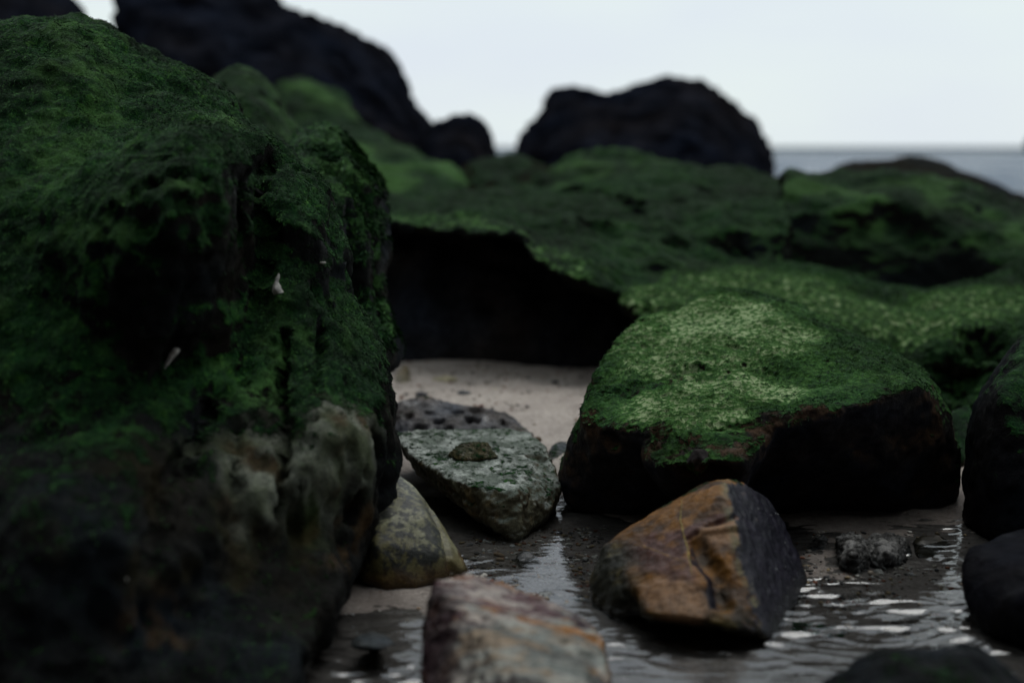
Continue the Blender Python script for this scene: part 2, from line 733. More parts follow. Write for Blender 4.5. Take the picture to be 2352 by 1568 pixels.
xs = np.concatenate([np.linspace(-8, -0.75, 40), np.arange(-0.74, 0.95, 0.0065), np.linspace(0.96, 9, 44)])
ys = np.concatenate([np.linspace(-3, 1.0, 30), np.arange(1.01, 3.3, 0.0065), np.linspace(3.31, 15, 70)])
sand = grid_mesh('sand_ground', xs, ys, sand_z)
tag(sand, kind='structure')


def sand_material():
    m, nt_ = newmat('wet_sand')
    n = N(nt_)
    o = n('OutputMaterial')
    b = n('BsdfPrincipled')
    nt_.links.new(b.outputs[0], o.inputs['Surface'])
    tc = n('TexCoord').outputs['Object']
    f = n.noise(tc, 700, 3, 0.7)
    g = n.noise(tc, 130, 4, 0.7)
    h = n.noise(tc, 12, 4, 0.6)
    c = n.ramp(h, 0.3, 0.7, (0.33, 0.285, 0.255, 1), (0.47, 0.415, 0.37, 1))
    c = n.mix(1.0, c, n.ramp(f, 0.25, 0.75, (0.6, 0.6, 0.6, 1), (1.3, 1.3, 1.3, 1)), 'MULTIPLY')
    c = n.mix(1.0, c, n.ramp(g, 0.3, 0.68, (0.62, 0.6, 0.58, 1), (1.22, 1.22, 1.22, 1)), 'MULTIPLY')
    vo = n('TexVoronoi')
    vo.inputs['Scale'].default_value = 75
    nt_.links.new(tc, vo.inputs['Vector'])
    spk = n.ramp(vo.outputs['Distance'], 0.10, 0.18, (1, 1, 1, 1), (0, 0, 0, 1))
    sep = n('SeparateColor')
    nt_.links.new(vo.outputs['Color'], sep.inputs[0])
    pick = n.ramp(sep.outputs[0], 0.72, 0.74)
    hue = n.ramp(sep.outputs[1], 0.0, 1.0, (0.05, 0.045, 0.045, 1), (0.5, 0.45, 0.4, 1), ((0.4, (0.16, 0.06, 0.035, 1)),))
    c = n.mix(n.math('MULTIPLY', spk, pick), c, hue)
    sx = n('SeparateXYZ')
    nt_.links.new(tc, sx.inputs[0])
    wet = n.ramp(n.math('ADD', n.math('MULTIPLY', sx.outputs[2], 20.0), n.math('MULTIPLY', h, 0.25)), 0.10, 0.60, (1, 1, 1, 1), (0, 0, 0, 1))
    c = n.mix(wet, c, n.mix(1.0, c, (0.34, 0.325, 0.32, 1), 'MULTIPLY'))
    n.set(b.inputs['Base Color'], c)
    b.inputs['Roughness'].default_value = 0.6
    b.inputs['Specular IOR Level'].default_value = 0.2
    n.set(b.inputs['Normal'], n.bump(n.math('ADD', f, n.math('MULTIPLY', g, 2.5)), 0.8, 0.0015))
    return m


sand.data.materials.append(sand_material())


# the shallow stream that runs between the stones
def stream_z(x, y):
    p = np.stack([x, y, np.zeros_like(x)], 1)
    wq = p + 0.06 * np.stack([fbm(p, 6, 3, 1), fbm(p, 6, 3, 2), np.zeros_like(x)], 1)
    a = wq.copy()
    a[:, 1] *= 2.7
    calm = 0.12 + 0.88 * sst(fbm(p, 3.6, 2, 17), -0.15, 0.25)
    z = calm * (0.0040 * fbm(a, 20, 2, 6) + 0.0028 * fbm(a, 42, 2, 3))
    return z - 0.001


stream = grid_mesh('stream_water', np.arange(-0.9, 1.3, 0.0055), np.arange(0.95, 2.25, 0.0032), stream_z)
tag(stream, kind='structure')


def water_material(name, deep, tint, wave, wscale, ior=1.33, cover=1.0):
    m, nt_ = newmat(name)
    n = N(nt_)
    o = n('OutputMaterial')
    tc = n('TexCoord').outputs['Object']
    mp = n('Mapping')
    mp.inputs['Scale'].default_value = (0.55, 1.0, 1.0)
    nt_.links.new(tc, mp.inputs['Vector'])
    a = n.noise(mp.outputs[0], wscale, 3, 0.55, 0.6)
    nrm = n.bump(a, 0.7, wave)
    gl = n('BsdfGlossy')
    gl.inputs['Roughness'].default_value = 0.05
    nt_.links.new(nrm, gl.inputs['Normal'])
    fr = n('Fresnel')
    fr.inputs['IOR'].default_value = ior
    nt_.links.new(nrm, fr.inputs['Normal'])
    if deep:
        d = n('BsdfDiffuse')
        d.inputs['Color'].default_value = tint
    else:
        d = n('BsdfTransparent')
        d.inputs['Color'].default_value = tint
    mx = n('MixShader')
    fac = n.math('MULTIPLY', fr.outputs[0], cover)
    if deep:
        ms = n('Mapping')
        ms.inputs['Scale'].default_value = (0.05, 0.22, 1.0)
        nt_.links.new(tc, ms.inputs['Vector'])
        fac = n.math('MULTIPLY', fac, n.ramp(n.noise(ms.outputs[0], 1.0, 3, 0.6), 0.36, 0.64, (0.68, 0.68, 0.68, 1), (1.3, 1.3, 1.3, 1)))
    nt_.links.new(fac, mx.inputs[0])
    nt_.links.new(d.outputs[0], mx.inputs[1])
    nt_.links.new(gl.outputs[0], mx.inputs[2])
    nt_.links.new(mx.outputs[0], o.inputs['Surface'])
    return m


stream.data.materials.append(water_material('shallow_water', False, (0.78, 0.82, 0.84, 1), 0.0007, 85, 1.8))


# the sea out to the horizon
def sea_z(x, y):
    p = np.stack([x, y, np.zeros_like(x)], 1)
    a = p.copy()
    a[:, 0] *= 0.35
    fade = np.clip(60 / np.maximum(y, 1), 0.2, 1)
    return -0.18 + (0.45 * fbm(a, 0.14, 2, 15) + 0.20 * fbm(a, 0.5, 3, 5) + 0.06 * fbm(a, 2.2, 3, 8)) * fade


g0 = np.geomspace(9.5, 165, 420)
sea = grid_mesh('sea_water', np.concatenate([-np.geomspace(400, 12, 40), np.linspace(-11, 40, 150), np.geomspace(42, 400, 40)]), g0, sea_z)
tag(sea, kind='structure')
M_SEA = water_material('sea', True, (0.055, 0.085, 0.13, 1), 0.05, 5, 1.33, 0.62)
M_SEA2 = water_material('sea_far', True, (0.03, 0.05, 0.065, 1), 0.3, 0.8, 1.33, 0.2)
sea.data.materials.append(M_SEA)
far_sea = grid_mesh('sea_water', np.linspace(-9000, 9000, 12), np.concatenate([[160], np.geomspace(300, 12000, 14)]), lambda x, y: np.full_like(x, -0.3))
far_sea.data.materials.append(M_SEA2)
tag(far_sea, kind='structure')

# unseen rock wall added behind the camera to shade faces turned towards it
ccx = np.linspace(-7, 7, 90)
ccz = np.linspace(-0.4, 4.6, 50)
X, Z = np.meshgrid(ccx, ccz)
pc = np.stack([X.ravel(), np.zeros(X.size), Z.ravel()], 1)
yb = -0.9 + 0.035 * np.clip(-(pc[:, 0] + 0.5), 0, 9) ** 2 * 2.2 - 0.10 * np.clip(pc[:, 2], 0, 9) + 0.5 * fbm(pc, 0.8, 5, 3) + 0.10 * ridge(pc, 2.5, 3, 5)
bmc = bmesh.new()
row = [[bmc.verts.new((X[j, i], yb[j * 90 + i], Z[j, i])) for i in range(90)] for j in range(50)]
bak = [[bmc.verts.new((ccx[i] * 1.1, yb[j * 90 + i] - 2.5, ccz[j])) for i in range(90)] for j in (0, 49)]
for j in range(49):
    for i in range(89):
        bmc.faces.new((row[j][i], row[j][i + 1], row[j + 1][i + 1], row[j + 1][i]))
for i in range(89):
    bmc.faces.new((row[49][i], row[49][i + 1], bak[1][i + 1], bak[1][i]))
    bmc.faces.new((bak[1][i], bak[1][i + 1], bak[0][i + 1], bak[0][i]))
mec = bpy.data.meshes.new('added_cliff_terrain')
bmc.to_mesh(mec)
bmc.free()
Bc = Body(mec)
dress(Bc, 1.0, (0.06, 0.058, 0.06), 0.5, (0.6, 1.2), 0.6, 2)
added_cliff = finish(Bc, 'added_cliff_terrain', M_FAR, (0, 0, 0))
tag(added_cliff, kind='structure')

# ================================================================== rocks
# --- the big mossy boulder on the left
LB_OUT = [(-520, 500), (-380, 200), (-150, 75), (0, 62), (60, 30), (180, 34), (250, 60), (300, 105), (380, 135), (450, 163), (510, 198),
          (545, 240), (575, 292), (640, 322), (668, 345), (680, 368), (720, 392), (745, 430), (760, 480), (790, 540), (796, 600),
          (802, 680), (828, 725), (862, 785), (885, 830), (900, 880), (905, 940), (918, 1010), (914, 1080), (905, 1140), (885, 1200),
          (850, 1270), (815, 1335), (800, 1390), (770, 1430), (755, 1470), (715, 1515), (690, 1580), (660, 1760), (-520, 1760)]
LB_F = [(-300, 200, 1.75), (-450, 500, 1.6), (-450, 1000, 1.4), (-450, 1600, 1.25),
        (0, 64, 1.95), (60, 36, 2.0), (180, 40, 2.03), (300, 110, 2.03), (450, 170, 2.02), (545, 245, 2.0), (640, 328, 1.95), (745, 435, 1.90),
        (795, 600, 1.84), (860, 785, 1.76), (903, 940, 1.7), (914, 1050, 1.65), (885, 1195, 1.57), (815, 1330, 1.47), (760, 1450, 1.34), (690, 1575, 1.20),
        (60, 120, 1.87), (160, 110, 1.88), (260, 180, 1.88), (400, 240, 1.90), (500, 270, 1.92), (250, 260, 1.82), (120, 260, 1.76), (0, 250, 1.76),
        (40, 400, 1.66), (150, 360, 1.70), (280, 330, 1.73), (370, 300, 1.76), (470, 290, 1.80), (560, 330, 1.82),
         (570, 440, 1.70), (640, 420, 1.78), (700, 430, 1.82),
        (300, 430, 1.53), (430, 400, 1.54), (510, 430, 1.58), (560, 520, 1.68), (480, 580, 1.53), (370, 580, 1.49), (220, 560, 1.53), (100, 620, 1.55), (0, 700, 1.52),
        (580, 620, 1.68), (560, 760, 1.62), (660, 500, 1.72), (730, 560, 1.75), (690, 700, 1.66), (750, 700, 1.72), (780, 860, 1.62), (640, 860, 1.60), (700, 860, 1.58),
        (440, 740, 1.50), (420, 840, 1.51), (300, 880, 1.46), (150, 960, 1.42), (20, 1020, 1.39), (250, 760, 1.48), (60, 860, 1.46),
        (480, 960, 1.47), (300, 1030, 1.36), (150, 1090, 1.30), (0, 1150, 1.27), (450, 1100, 1.40), (620, 1000, 1.50), (780, 1000, 1.50), (860, 1020, 1.56),
        (700, 1130, 1.45), (600, 1140, 1.42), (800, 1120, 1.50), (700, 1230, 1.46), (560, 1240, 1.40), (350, 1250, 1.26), (150, 1300, 1.20),
        (640, 1330, 1.40), (740, 1330, 1.43), (500, 1400, 1.32), (300, 1450, 1.23), (100, 1500, 1.18), (500, 1550, 1.22), (650, 1500, 1.26), (300, 1700, 1.15), (0, 1700, 1.12), (600, 1700, 1.13)]
LOBE = [(120, 470), (190, 385), (260, 345), (330, 318), (400, 290), (440, 281), (500, 290), (548, 325), (572, 375), (568, 440), (590, 520), (580, 640), (540, 780), (440, 860), (250, 880), (80, 820), (60, 600)]
LOBE_F = [(120, 470, 1.60), (260, 350, 1.64), (440, 288, 1.64), (550, 335, 1.66), (572, 430, 1.64), (580, 600, 1.66), (540, 760, 1.62), (440, 850, 1.52), (250, 870, 1.48), (90, 700, 1.53), (300, 430, 1.50), (430, 400, 1.50), (520, 430, 1.55), (480, 580, 1.49), (370, 580, 1.46), (220, 560, 1.50), (350, 740, 1.47)]
B = solid([('relief', LB_OUT, LB_F, 0.75, 9, 0.07, 45), ('relief', LOBE, LOBE_F, 0.3, 9, 0.03, 40)], 0.0052, 7)
p = B.co
steep = 1 - sst(B.n[:, 2], 0.25, 0.7)
B.push(0.020 * fbm(p, 8, 4, 2) + 0.010 * fbm(p, 26, 3, 22) + 0.008 * ridge(p * np.array([1.5, 1, 0.6]), 16, 3, 5) - steep * 0.009 * sst(ridge(p * np.array([1, 1, 0.28]), 15, 2, 9), 0.45, 0.9)).sync()
carve(B, dents=[(355, 412, .016, .016), (410, 392, .016, .016), (415, 455, .018, .018), (300, 440, .014, .012), (470, 400, .016, .012), (390, 360, .012, .010),
                (430, 520, .016, .014), (330, 520, .016, .012), (250, 480, .014, .012), (690, 385, .013, .014), (720, 395, .010, .010), (200, 78, .016, .008),
                (480, 930, .009, .016, 2.2), (461, 1012, .010, .018, 2.4), (446, 1075, .007, .012, 1.5),
                (692, 1112, .007, .012, 1.8), (722, 960, .006, .014, 2.6), (862, 1022, .009, .018, 2.4), (850, 1085, .008, .014, 1.6), (874, 1115, .007, .014, 1.8), (815, 1165, .016, .016, 1.5),
                (660, 985, .006, .012, 3.0), (870, 960, .007, .012, 2.0)],
      grooves=[([(668, 350), (600, 385), (575, 440), (560, 540)], .020, .022), ([(655, 760), (648, 900), (655, 1010), (640, 1180)], .008, .022),
               ([(600, 430), (610, 560), (590, 700), (560, 860)], .02, .016), ([(740, 760), (735, 880)], .008, .016), ([(420, 820), (300, 890), (120, 985)], .03, .010),
               ([(500, 900), (380, 1130), (350, 1300)], .018, .016), ([(545, 980), (545, 1230)], .010, .014)])
p = B.co
wv, w2 = worley(p, 70, 2)
B.push(0.0030 * fbm(p, 55, 4, 8) + 0.0012 * gn(p * 190) - 0.0035 * (1 - sst(wv, 0.1, 0.4)) * sst(fbm(p, 9, 2, 3), 0.0, 0.4)).sync()
dress(B, 2.0, (0.009, 0.0095, 0.0095), 0.5, (-0.35, 0.35), 1.0, 7)
zz = B.co[:, 2]
# bare, pale limestone low on the right flank
p = B.co
str_ = fbm(p * np.array([1.0, 1.0, 0.32]), 34, 4, 4)          # rain-washed streaks run downwards
edge_ = B.near(line((570, 1060), (600, 1130), (690, 1040), (770, 960), (830, 980), (790, 1060), (720, 1160), n=6))
bare = 1 - sst(edge_ * (1 + 0.7 * fbm(p, 14, 3, 4)) + 0.05 * str_, 0.005, 0.075)
gc = mix((0.045, 0.054, 0.032), (0.160, 0.172, 0.14), sst(str_ + 0.6 * fbm(p, 12, 3, 5), -0.3, 0.45))
gc = mix(gc, (0.050, 0.036, 0.020), sst(fbm(p, 18, 3, 15), 0.16, 0.5))
gc = mix(gc, (0.020, 0.030, 0.012), sst(fbm(p * np.array([1, 1, .4]), 30, 4, 25), 0.02, 0.35))
B.col = mix(B.col, gc, bare)
brn = (1 - sst(B.near(line((300, 1180), (420, 1200), (500, 1250), (600, 1260), n=5)), .04, .12)) * sst(fbm(p, 16, 4, 31), -0.1, 0.4)
B.col = mix(B.col, (0.022, 0.019, 0.010), brn * 0.7)
rust = (1 - sst(B.near([(780, 1230), (800, 1200), (760, 1260), (350, 1440), (330, 1440)]), 0.02, 0.05)) * sst(fbm(p, 30, 3, 6), -0.15, 0.3)
B.col = mix(B.col, (0.075, 0.045, 0.020), rust * 0.5)
up_ = B.n[:, 2]
high = sst(zz + 0.08 * fbm(p, 7, 4, 7) + 0.06 * str_ + 0.16 * (p[:, 0] + 0.45), 0.17, 0.31)
B.moss = np.clip((0.26 + 0.70 * sst(up_ + 0.45 * fbm(p, 9, 4, 3) + 0.25 * str_, -0.1, 0.55)) * high + 0.26 * sst(up_ + 0.6 * str_, 0.2, 0.8) * (1 - high) - bare * 0.42, 0, 1)  # moss grows on the tops; its thinning on steep faces also paints in shade
B.pale = 0.26 * np.clip(sst(fbm(B.co, 13, 4, 9), 0.12, 0.5) * sst(up_, 0, 0.5) + 0.9 * (1 - sst(B.near(line((230, 80), (190, 200), (150, 330), (110, 420))) * (1 + 0.5 * fbm(p, 20, 3, 8)), .01, .07)) * sst(fbm(B.co, 30, 3, 2), -.2, .3), 0, 1)
LEFT_HITS = {uv: B.hits([uv])[0] for uv in ((640, 665), (390, 822), (738, 605), (287, 1330))}
left = finish(B, 'mossy_boulder', M_ROCK)
tag(left, 'huge moss covered boulder filling the left side, bare pitted stone low on its flank', 'boulder')
blades(B, left, 130000, 0.0040, 0.0008, 11, np.clip(B.moss * sst(B.n[:, 2] + 0.5 * fbm(B.co, 20, 3, 1), -0.2, 0.5), 0, 1) + 1e-6, 0.6)

# --- the in-focus mossy boulder
MB = [('hull', [(1475, 740, 2.2), (1580, 690, 2.27), (1650, 662, 2.32), (1740, 667, 2.32), (1800, 695, 2.3), (1880, 735, 2.26), (2010, 790, 2.18), (2090, 838, 2.08), (2148, 882, 1.96),
                (1410, 795, 2.1), (1375, 865, 2.0), (1340, 925, 1.92),
                (1340, 965, 1.87), (1400, 985, 1.81), (1490, 1002, 1.77), (1640, 992, 1.76), (1750, 975, 1.75), (1870, 965, 1.76), (2000, 922, 1.79), (2110, 885, 1.85),
                (2190, 945, 1.93), (2212, 1060, 1.95), (2202, 1150, 1.95), (2140, 1195, 1.93), (1285, 1090, 1.96), (1284, 1120, 1.95), (1310, 1165, 1.93), (1420, 1200, 1.92), (1700, 1210, 1.91),
                (1500, 780, 2.45), (1950, 840, 2.5), (1400, 1080, 2.4), (2080, 1080, 2.45)]),
      ('hull', [(1500, 968, 1.84), (1640, 950, 1.84), (1780, 945, 1.83), (1775, 1005, 1.745), (1715, 1066, 1.665), (1640, 1058, 1.655), (1565, 1068, 1.66), (1500, 1072, 1.70), (1472, 1045, 1.76), (1540, 1135, 1.73), (1700, 1125, 1.72), (1600, 1050, 1.95), (1560, 1190, 1.9), (1680, 1190, 1.9)])]
B = solid(MB, 0.0028, 44)
p = B.co
B.push(0.013 * fbm(p, 7, 3, 12) + 0.008 * fbm(p, 22, 3, 13)).sync()
carve(B, dents=[(1515, 722, .034, .034), (1600, 852, .014, .005), (1640, 838, .010, .005), (1605, 1078, .020, .022), (1440, 905, .02, .006), (1655, 1085, .016, .018), (1400, 1010, .02, .01)],
      grooves=[([(1390, 905), (1500, 880), (1600, 850), (1680, 830)], .014, .004), ([(1640, 985), (1760, 968), (1860, 955)], .012, .006), ([(1700, 800), (1760, 860), (1880, 880)], .03, .007)])
p = B.co
# moss lies in ripples like scales across the slope
q = p + 0.006 * np.stack([fbm(p, 30, 2, 1), fbm(p, 30, 2, 2), fbm(p, 30, 2, 3)], 1)
f1, f2 = worley(q * np.array([0.8, 1.1, 1.1]), 98, 4)
bord = f2 - f1
up = sst(B.n[:, 2], 0.15, 0.6)
rip = sst(fbm(p, 8, 2, 21), -0.35, 0.1)
B.push(up * (0.0052 * rip * (1 - sst(bord, 0.0, 0.4)) + 0.0022 * fbm(p, 80, 3, 8)) + (1 - up) * 0.0014 * fbm(p, 60, 3, 4)).sync()
dress(B, 5.0, (0.020, 0.019, 0.022), 0.5, (-0.05, 0.75), 1.0, 14)
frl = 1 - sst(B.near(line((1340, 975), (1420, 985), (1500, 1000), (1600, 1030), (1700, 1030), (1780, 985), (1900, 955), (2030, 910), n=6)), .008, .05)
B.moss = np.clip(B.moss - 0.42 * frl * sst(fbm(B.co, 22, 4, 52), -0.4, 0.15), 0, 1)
bare = 1 - sst(B.near(line((1330, 960), (1400, 960), (1480, 985), (1530, 1040), (1600, 1020), (1690, 1020), (1700, 1055), (1720, 1000), n=5) + line((1400, 905), (1500, 885), (1580, 865), n=5) + line((1750, 975), (1870, 965), n=5)), .008, .035)
bare = 0.75 * bare * sst(fbm(B.co, 34, 4, 14), -0.1, 0.4)
brn = mix((0.050, 0.030, 0.018), (0.020, 0.018, 0.017), sst(fbm(B.co, 30, 3, 33), -0.2, 0.3))
tp = sst(B.n[:, 2], 0.0, 0.4)
B.col = mix(B.col, brn, sst(B.n[:, 2] + 0.5 * fbm(B.co, 18, 4, 51), -0.35, 0.25) * 0.9)
B.moss = np.clip(B.moss * (1 - 0.85 * bare), 0, 1)
pz = B.near(line((1500, 760), (1620, 720), (1740, 760), (1680, 800), (1560, 810), n=5), (1, 1, 1))
pz2 = B.near(line((1640, 890), (1720, 880), (1760, 900), n=4) + line((1520, 935), (1620, 945), n=4))
fr_ = 0.6 + 0.5 * fbm(B.co, 18, 3, 5)
pr = np.clip(1.4 * (1 - sst(pz, .04, .13)) + 1.2 * (1 - sst(pz2, .02, .08)) + 0.16, 0, 1.2) * np.clip(fr_ + 0.25, 0, 1.1)
pr = np.clip(pr + 0.25 * sst(fbm(B.co, 11, 3, 44), 0.0, 0.4), 0, 1.3)
B.pale = np.clip(pr * (0.25 + 0.9 * sst(bord + 0.2 * fbm(B.co, 130, 2, 4), 0.04, 0.30)), 0, 1) * tp
MAINB = B
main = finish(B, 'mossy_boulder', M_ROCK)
tag(main, 'sharply focused boulder with bright rippled moss on its sloping top and black undercut front', 'boulder')
scal = (0.22 - bord) + 0.25 * fbm(B.co, 60, 3, 3)
gate = np.clip(B.moss * up * sst(fbm(B.co, 26, 4, 3), -0.40, 0.2) * (1 - np.clip(pr, 0, 1) * (1 - 0.85 * sst(scal, -0.03, 0.15))), 0, 1) + 1e-6
blades(B, main, 42000, 0.0046, 0.0008, 12, gate, 0.5)

# --- the ledge behind: three mossy masses and the hollow beneath
LA = [('relief', [(880, 450), (1000, 436), (1150, 434), (1300, 432), (1400, 392), (1500, 376), (1640, 374), (1740, 388), (1790, 402), (1830, 440), (1830, 600), (1700, 690), (1560, 720), (1470, 722), (1440, 695), (1330, 655), (1270, 628), (1215, 590), (1190, 548), (1100, 545), (1000, 535), (890, 522), (800, 520), (800, 460)],
       [(800, 490, 3.3), (900, 445, 3.9), (1100, 437, 4.0), (1300, 436, 4.1), (1400, 400, 4.2), (1550, 380, 4.2), (1780, 405, 4.1), (900, 500, 3.15), (1000, 530, 3.0), (1190, 545, 2.9), (1100, 480, 3.3), (1300, 470, 3.6),
        (1250, 600, 2.88), (1350, 600, 3.0), (1400, 660, 2.86), (1450, 560, 3.2), (1470, 715, 2.8), (1600, 660, 2.95), (1600, 500, 3.5), (1600, 580, 3.22), (1700, 450, 3.75), (1680, 500, 3.45), (1700, 580, 3.30), (1800, 500, 3.45), (1800, 590, 3.35), (1700, 680, 2.95)], 0.5, 8, 0.06, 40)]
B = solid(LA, 0.0075, 7)
p = B.co
B.push(0.034 * fbm(p, 4, 4, 2) + 0.026 * fbm(p, 11, 3, 3)).sync()
carve(B, dents=[(1618, 437, .020, .04), (1455, 470, .03, .05), (1560, 560, .05, .025), (1690, 560, .07, .04), (1380, 520, .06, .02)], grooves=[([(1312, 434), (1360, 434), (1420, 450), (1452, 465), (1460, 484)], .026, .06), ([(1240, 470), (1330, 482)], .012, .014), ([(1500, 610), (1600, 650), (1700, 660)], .02, .02)])
p = B.co
f1, f2 = worley(p * np.array([1.2, 0.8, 1.0]), 48, 4)
B.push(0.006 * (0.5 - f1) + 0.004 * fbm(p, 60, 3, 5)).sync()
dress(B, 3.0, (0.009, 0.010, 0.009), 0.5, (0.20, 0.85), 0.95, 7)
pz = B.near(line((960, 510), (1080, 525), (1170, 530), (1230, 590), (1300, 630), n=6))
B.pale = np.clip((0.7 * (1 - sst(pz, .03, .12)) * sst(fbm(p, 9, 3, 8), -.3, .3) + 0.04 + 0.15 * sst(fbm(p, 5, 3, 7), 0.1, 0.4)) * sst(f2 - f1, .08, .4), 0, 1)
led = finish(B, 'mossy_ledge', M_FAR)
tag(led, 'broad flat-topped mossy ledge with a black hollow under its overhanging lip', 'rock')

LBK = [('relief', [(1792, 420), (1800, 396), (1850, 388), (1950, 391), (2060, 388), (2150, 396), (2230, 420), (2300, 452), (2420, 500), (2600, 560), (2650, 900), (2300, 820), (2120, 800), (1950, 780), (1840, 740), (1780, 520)],
        [(1800, 402, 3.8), (1950, 396, 3.95), (2150, 402, 3.95), (2300, 458, 3.8), (2500, 530, 3.6), (1830, 440, 3.62), (1920, 440, 3.62), (2000, 452, 3.60), (2100, 440, 3.66), (2200, 470, 3.58), (1850, 520, 3.50), (1950, 530, 3.49), (2080, 540, 3.50), (2250, 550, 3.42), (1900, 610, 3.42), (2080, 640, 3.40), (2220, 640, 3.36), (2350, 600, 3.30), (2500, 700, 3.2), (2200, 800, 3.25), (1900, 750, 3.3)], 0.5, 8, 0.05, 25)]
B = solid(LBK, 0.010, 6)
p = B.co
B.push(0.040 * fbm(p, 4, 4, 12) + 0.026 * fbm(p, 11, 3, 13)).sync()
carve(B, dents=[(2040, 505, .06, .018), (2120, 545, .06, .02), (1820, 450, .03, .025), (1880, 470, .04, .015)])
B.push(0.005 * fbm(B.co, 60, 3, 5)).sync()
dress(B, 4.0, (0.008, 0.009, 0.008), 0.5, (0.12, 0.8), 0.95, 6)
B.pale = 0.25 * sst(fbm(B.co, 6, 3, 9), 0.0, 0.4)
o = finish(B, 'mossy_boulder', M_FAR)
tag(o, 'humped mossy boulder at the right edge with a dark hollow face, sea above it', 'boulder')

LCK = [('relief', [(1430, 700), (1480, 655), (1560, 622), (1700, 607), (1850, 612), (1950, 640), (2100, 672), (2250, 640), (2330, 600), (2500, 560), (2600, 1060), (2300, 1080), (2100, 1080), (1700, 1000), (1480, 740)],
        [(1430, 700, 2.78), (1560, 630, 3.1), (1700, 615, 3.2), (1850, 620, 3.2), (1950, 648, 3.1), (2100, 680, 3.0), (2250, 645, 3.1), (2400, 600, 3.2), (1480, 720, 2.72), (1600, 700, 2.75), (1700, 750, 2.65), (1850, 700, 2.85), (2000, 760, 2.65), (2100, 740, 2.75), (2200, 700, 2.85), (2300, 740, 2.7), (2150, 820, 2.55), (2300, 900, 2.46), (2000, 850, 2.6), (1900, 950, 2.55), (2150, 930, 2.48), (2100, 1010, 2.46), (2300, 1010, 2.40), (2200, 1070, 2.40)], 0.35, 8, 0.03, 25)]
B = solid(LCK, 0.0055, 6)
p = B.co
B.push(0.024 * fbm(p, 6, 4, 22) + 0.012 * fbm(p, 18, 3, 23)).sync()
carve(B, dents=[(2140, 715, .03, .03), (2260, 790, .06, .06), (2200, 860, .06, .05), (1490, 712, .03, .025)])
p = B.co
f1, f2 = worley((p + 0.01 * np.stack([fbm(p, 20, 2, 1), fbm(p, 20, 2, 2), fbm(p, 20, 2, 3)], 1)) * np.array([1.4, 0.8, 0.8]), 52, 14)
bord = f2 - f1
B.push(0.009 * (1 - sst(bord, 0, 0.45)) + 0.003 * fbm(p, 70, 3, 5)).sync()
dress(B, 6.0, (0.009, 0.010, 0.009), 0.5, (0.0, 0.6), 1.0, 5)
pz = B.near(line((1500, 680), (1600, 650), (1750, 640), (1850, 670), (1950, 710), (2100, 730), (2250, 690), n=6))
B.pale = np.clip((1.3 * (1 - sst(pz, .06, .18)) + 0.08) * (0.10 + 0.9 * sst(bord, .10, .36)), 0, 1)
o = finish(B, 'mossy_rock_shelf', M_FAR)
tag(o, 'low shelf of pale scaly moss running behind the sharply focused boulder', 'rock')

# dark rock in the back of the hollow
B = solid([('hull', [(820, 500, 3.45), (1200, 508, 3.42), (1500, 600, 3.3), (1520, 880, 3.02), (1300, 862, 3.12), (830, 858, 3.12), (1000, 700, 3.16), (1350, 750, 3.08), (900, 510, 3.9), (1500, 580, 4.0), (900, 800, 4.1), (1500, 850, 4.1)])], 0.02, 4)
B.push(0.035 * fbm(B.co, 5, 4, 2) + 0.015 * ridge(B.co, 9, 3, 4)).sync()
dress(B, 7.0, (0.026, 0.026, 0.030), 0.4, (0.9, 1.2), 0.2)
o = finish(B, 'dark_rock', M_FAR)
tag(o, 'black rock wall in the shadowed hollow beneath the mossy ledge', 'rock')

# --- rocks between the left boulder and the ledge
def relief_rock(name, outline, ctrl, thick, voxel, label, seed, base=DARK, amp=0.02, freq=5, moss=(0.0, 0.5), moss_k=1.0, bulge=0.08, rim=60, mat=None, cat='rock', step=8, dents=(), grooves=(), pale=0.0, vary=0.5, group=None, fine=0.3, rug=0.0):
    B = solid([('relief', outline, ctrl, thick, step, bulge, rim)], voxel, 6)
    p = B.co
    B.push(amp * fbm(p, freq, 4, seed) + amp * 0.4 * ridge(p, freq * 2.5, 3, seed + 1)).sync()
    if rug:
        c1, c2 = worley(B.co * np.array([1, 1, 1.5]), freq * 2.2, seed)
        B.push(rug * (c1 - 0.5) - rug * 0.8 * (1 - sst(c2 - c1, 0, 0.18)) + rug * 0.5 * fbm(B.co, freq * 5, 3, seed + 8)).sync()
    if dents or grooves:
        carve(B, dents, grooves)
    B.push(amp * fine * fbm(B.co, freq * 9, 3, seed + 3)).sync()
    dress(B, seed, base, vary, moss, moss_k, freq * 1.2)
    B.pale = pale * sst(fbm(B.co, freq * 1.5, 3, seed + 5), -0.1, 0.4)
    o = finish(B, name, mat or M_FAR)
    tag(o, label, cat, group)
    return B, o


SB, second = relief_rock('mossy_boulder', [(640, 380), (690, 300), (760, 288), (800, 320), (842, 372), (884, 440), (893, 500), (895, 560), (880, 630), (884, 690), (910, 750), (930, 800), (915, 840), (890, 860), (860, 900), (700, 950), (600, 900), (600, 500)],
                 [(690, 305, 2.45), (760, 293, 2.5), (842, 375, 2.45), (893, 500, 2.4), (890, 640, 2.32), (925, 800, 2.2), (720, 400, 2.28), (800, 450, 2.25), (850, 600, 2.22), (800, 700, 2.15), (890, 800, 2.1), (700, 800, 2.1), (850, 880, 2.1), (650, 600, 2.2)], 0.4, 0.006,
                 'fluted mossy boulder just behind the right shoulder of the huge left boulder', 31, (0.022, 0.022, 0.022), 0.014, 9, (-0.1, 0.5), 0.9, 0.05, 40, M_ROCK, 'boulder',
                 dents=[(775, 400, .02, .02), (800, 430, .015, .02)], grooves=[([(815, 480), (825, 620), (840, 760)], .02, .03), ([(770, 330), (800, 400), (860, 460)], .012, -.012), ([(870, 560), (865, 660), (890, 760)], .012, .016)], pale=0.3)
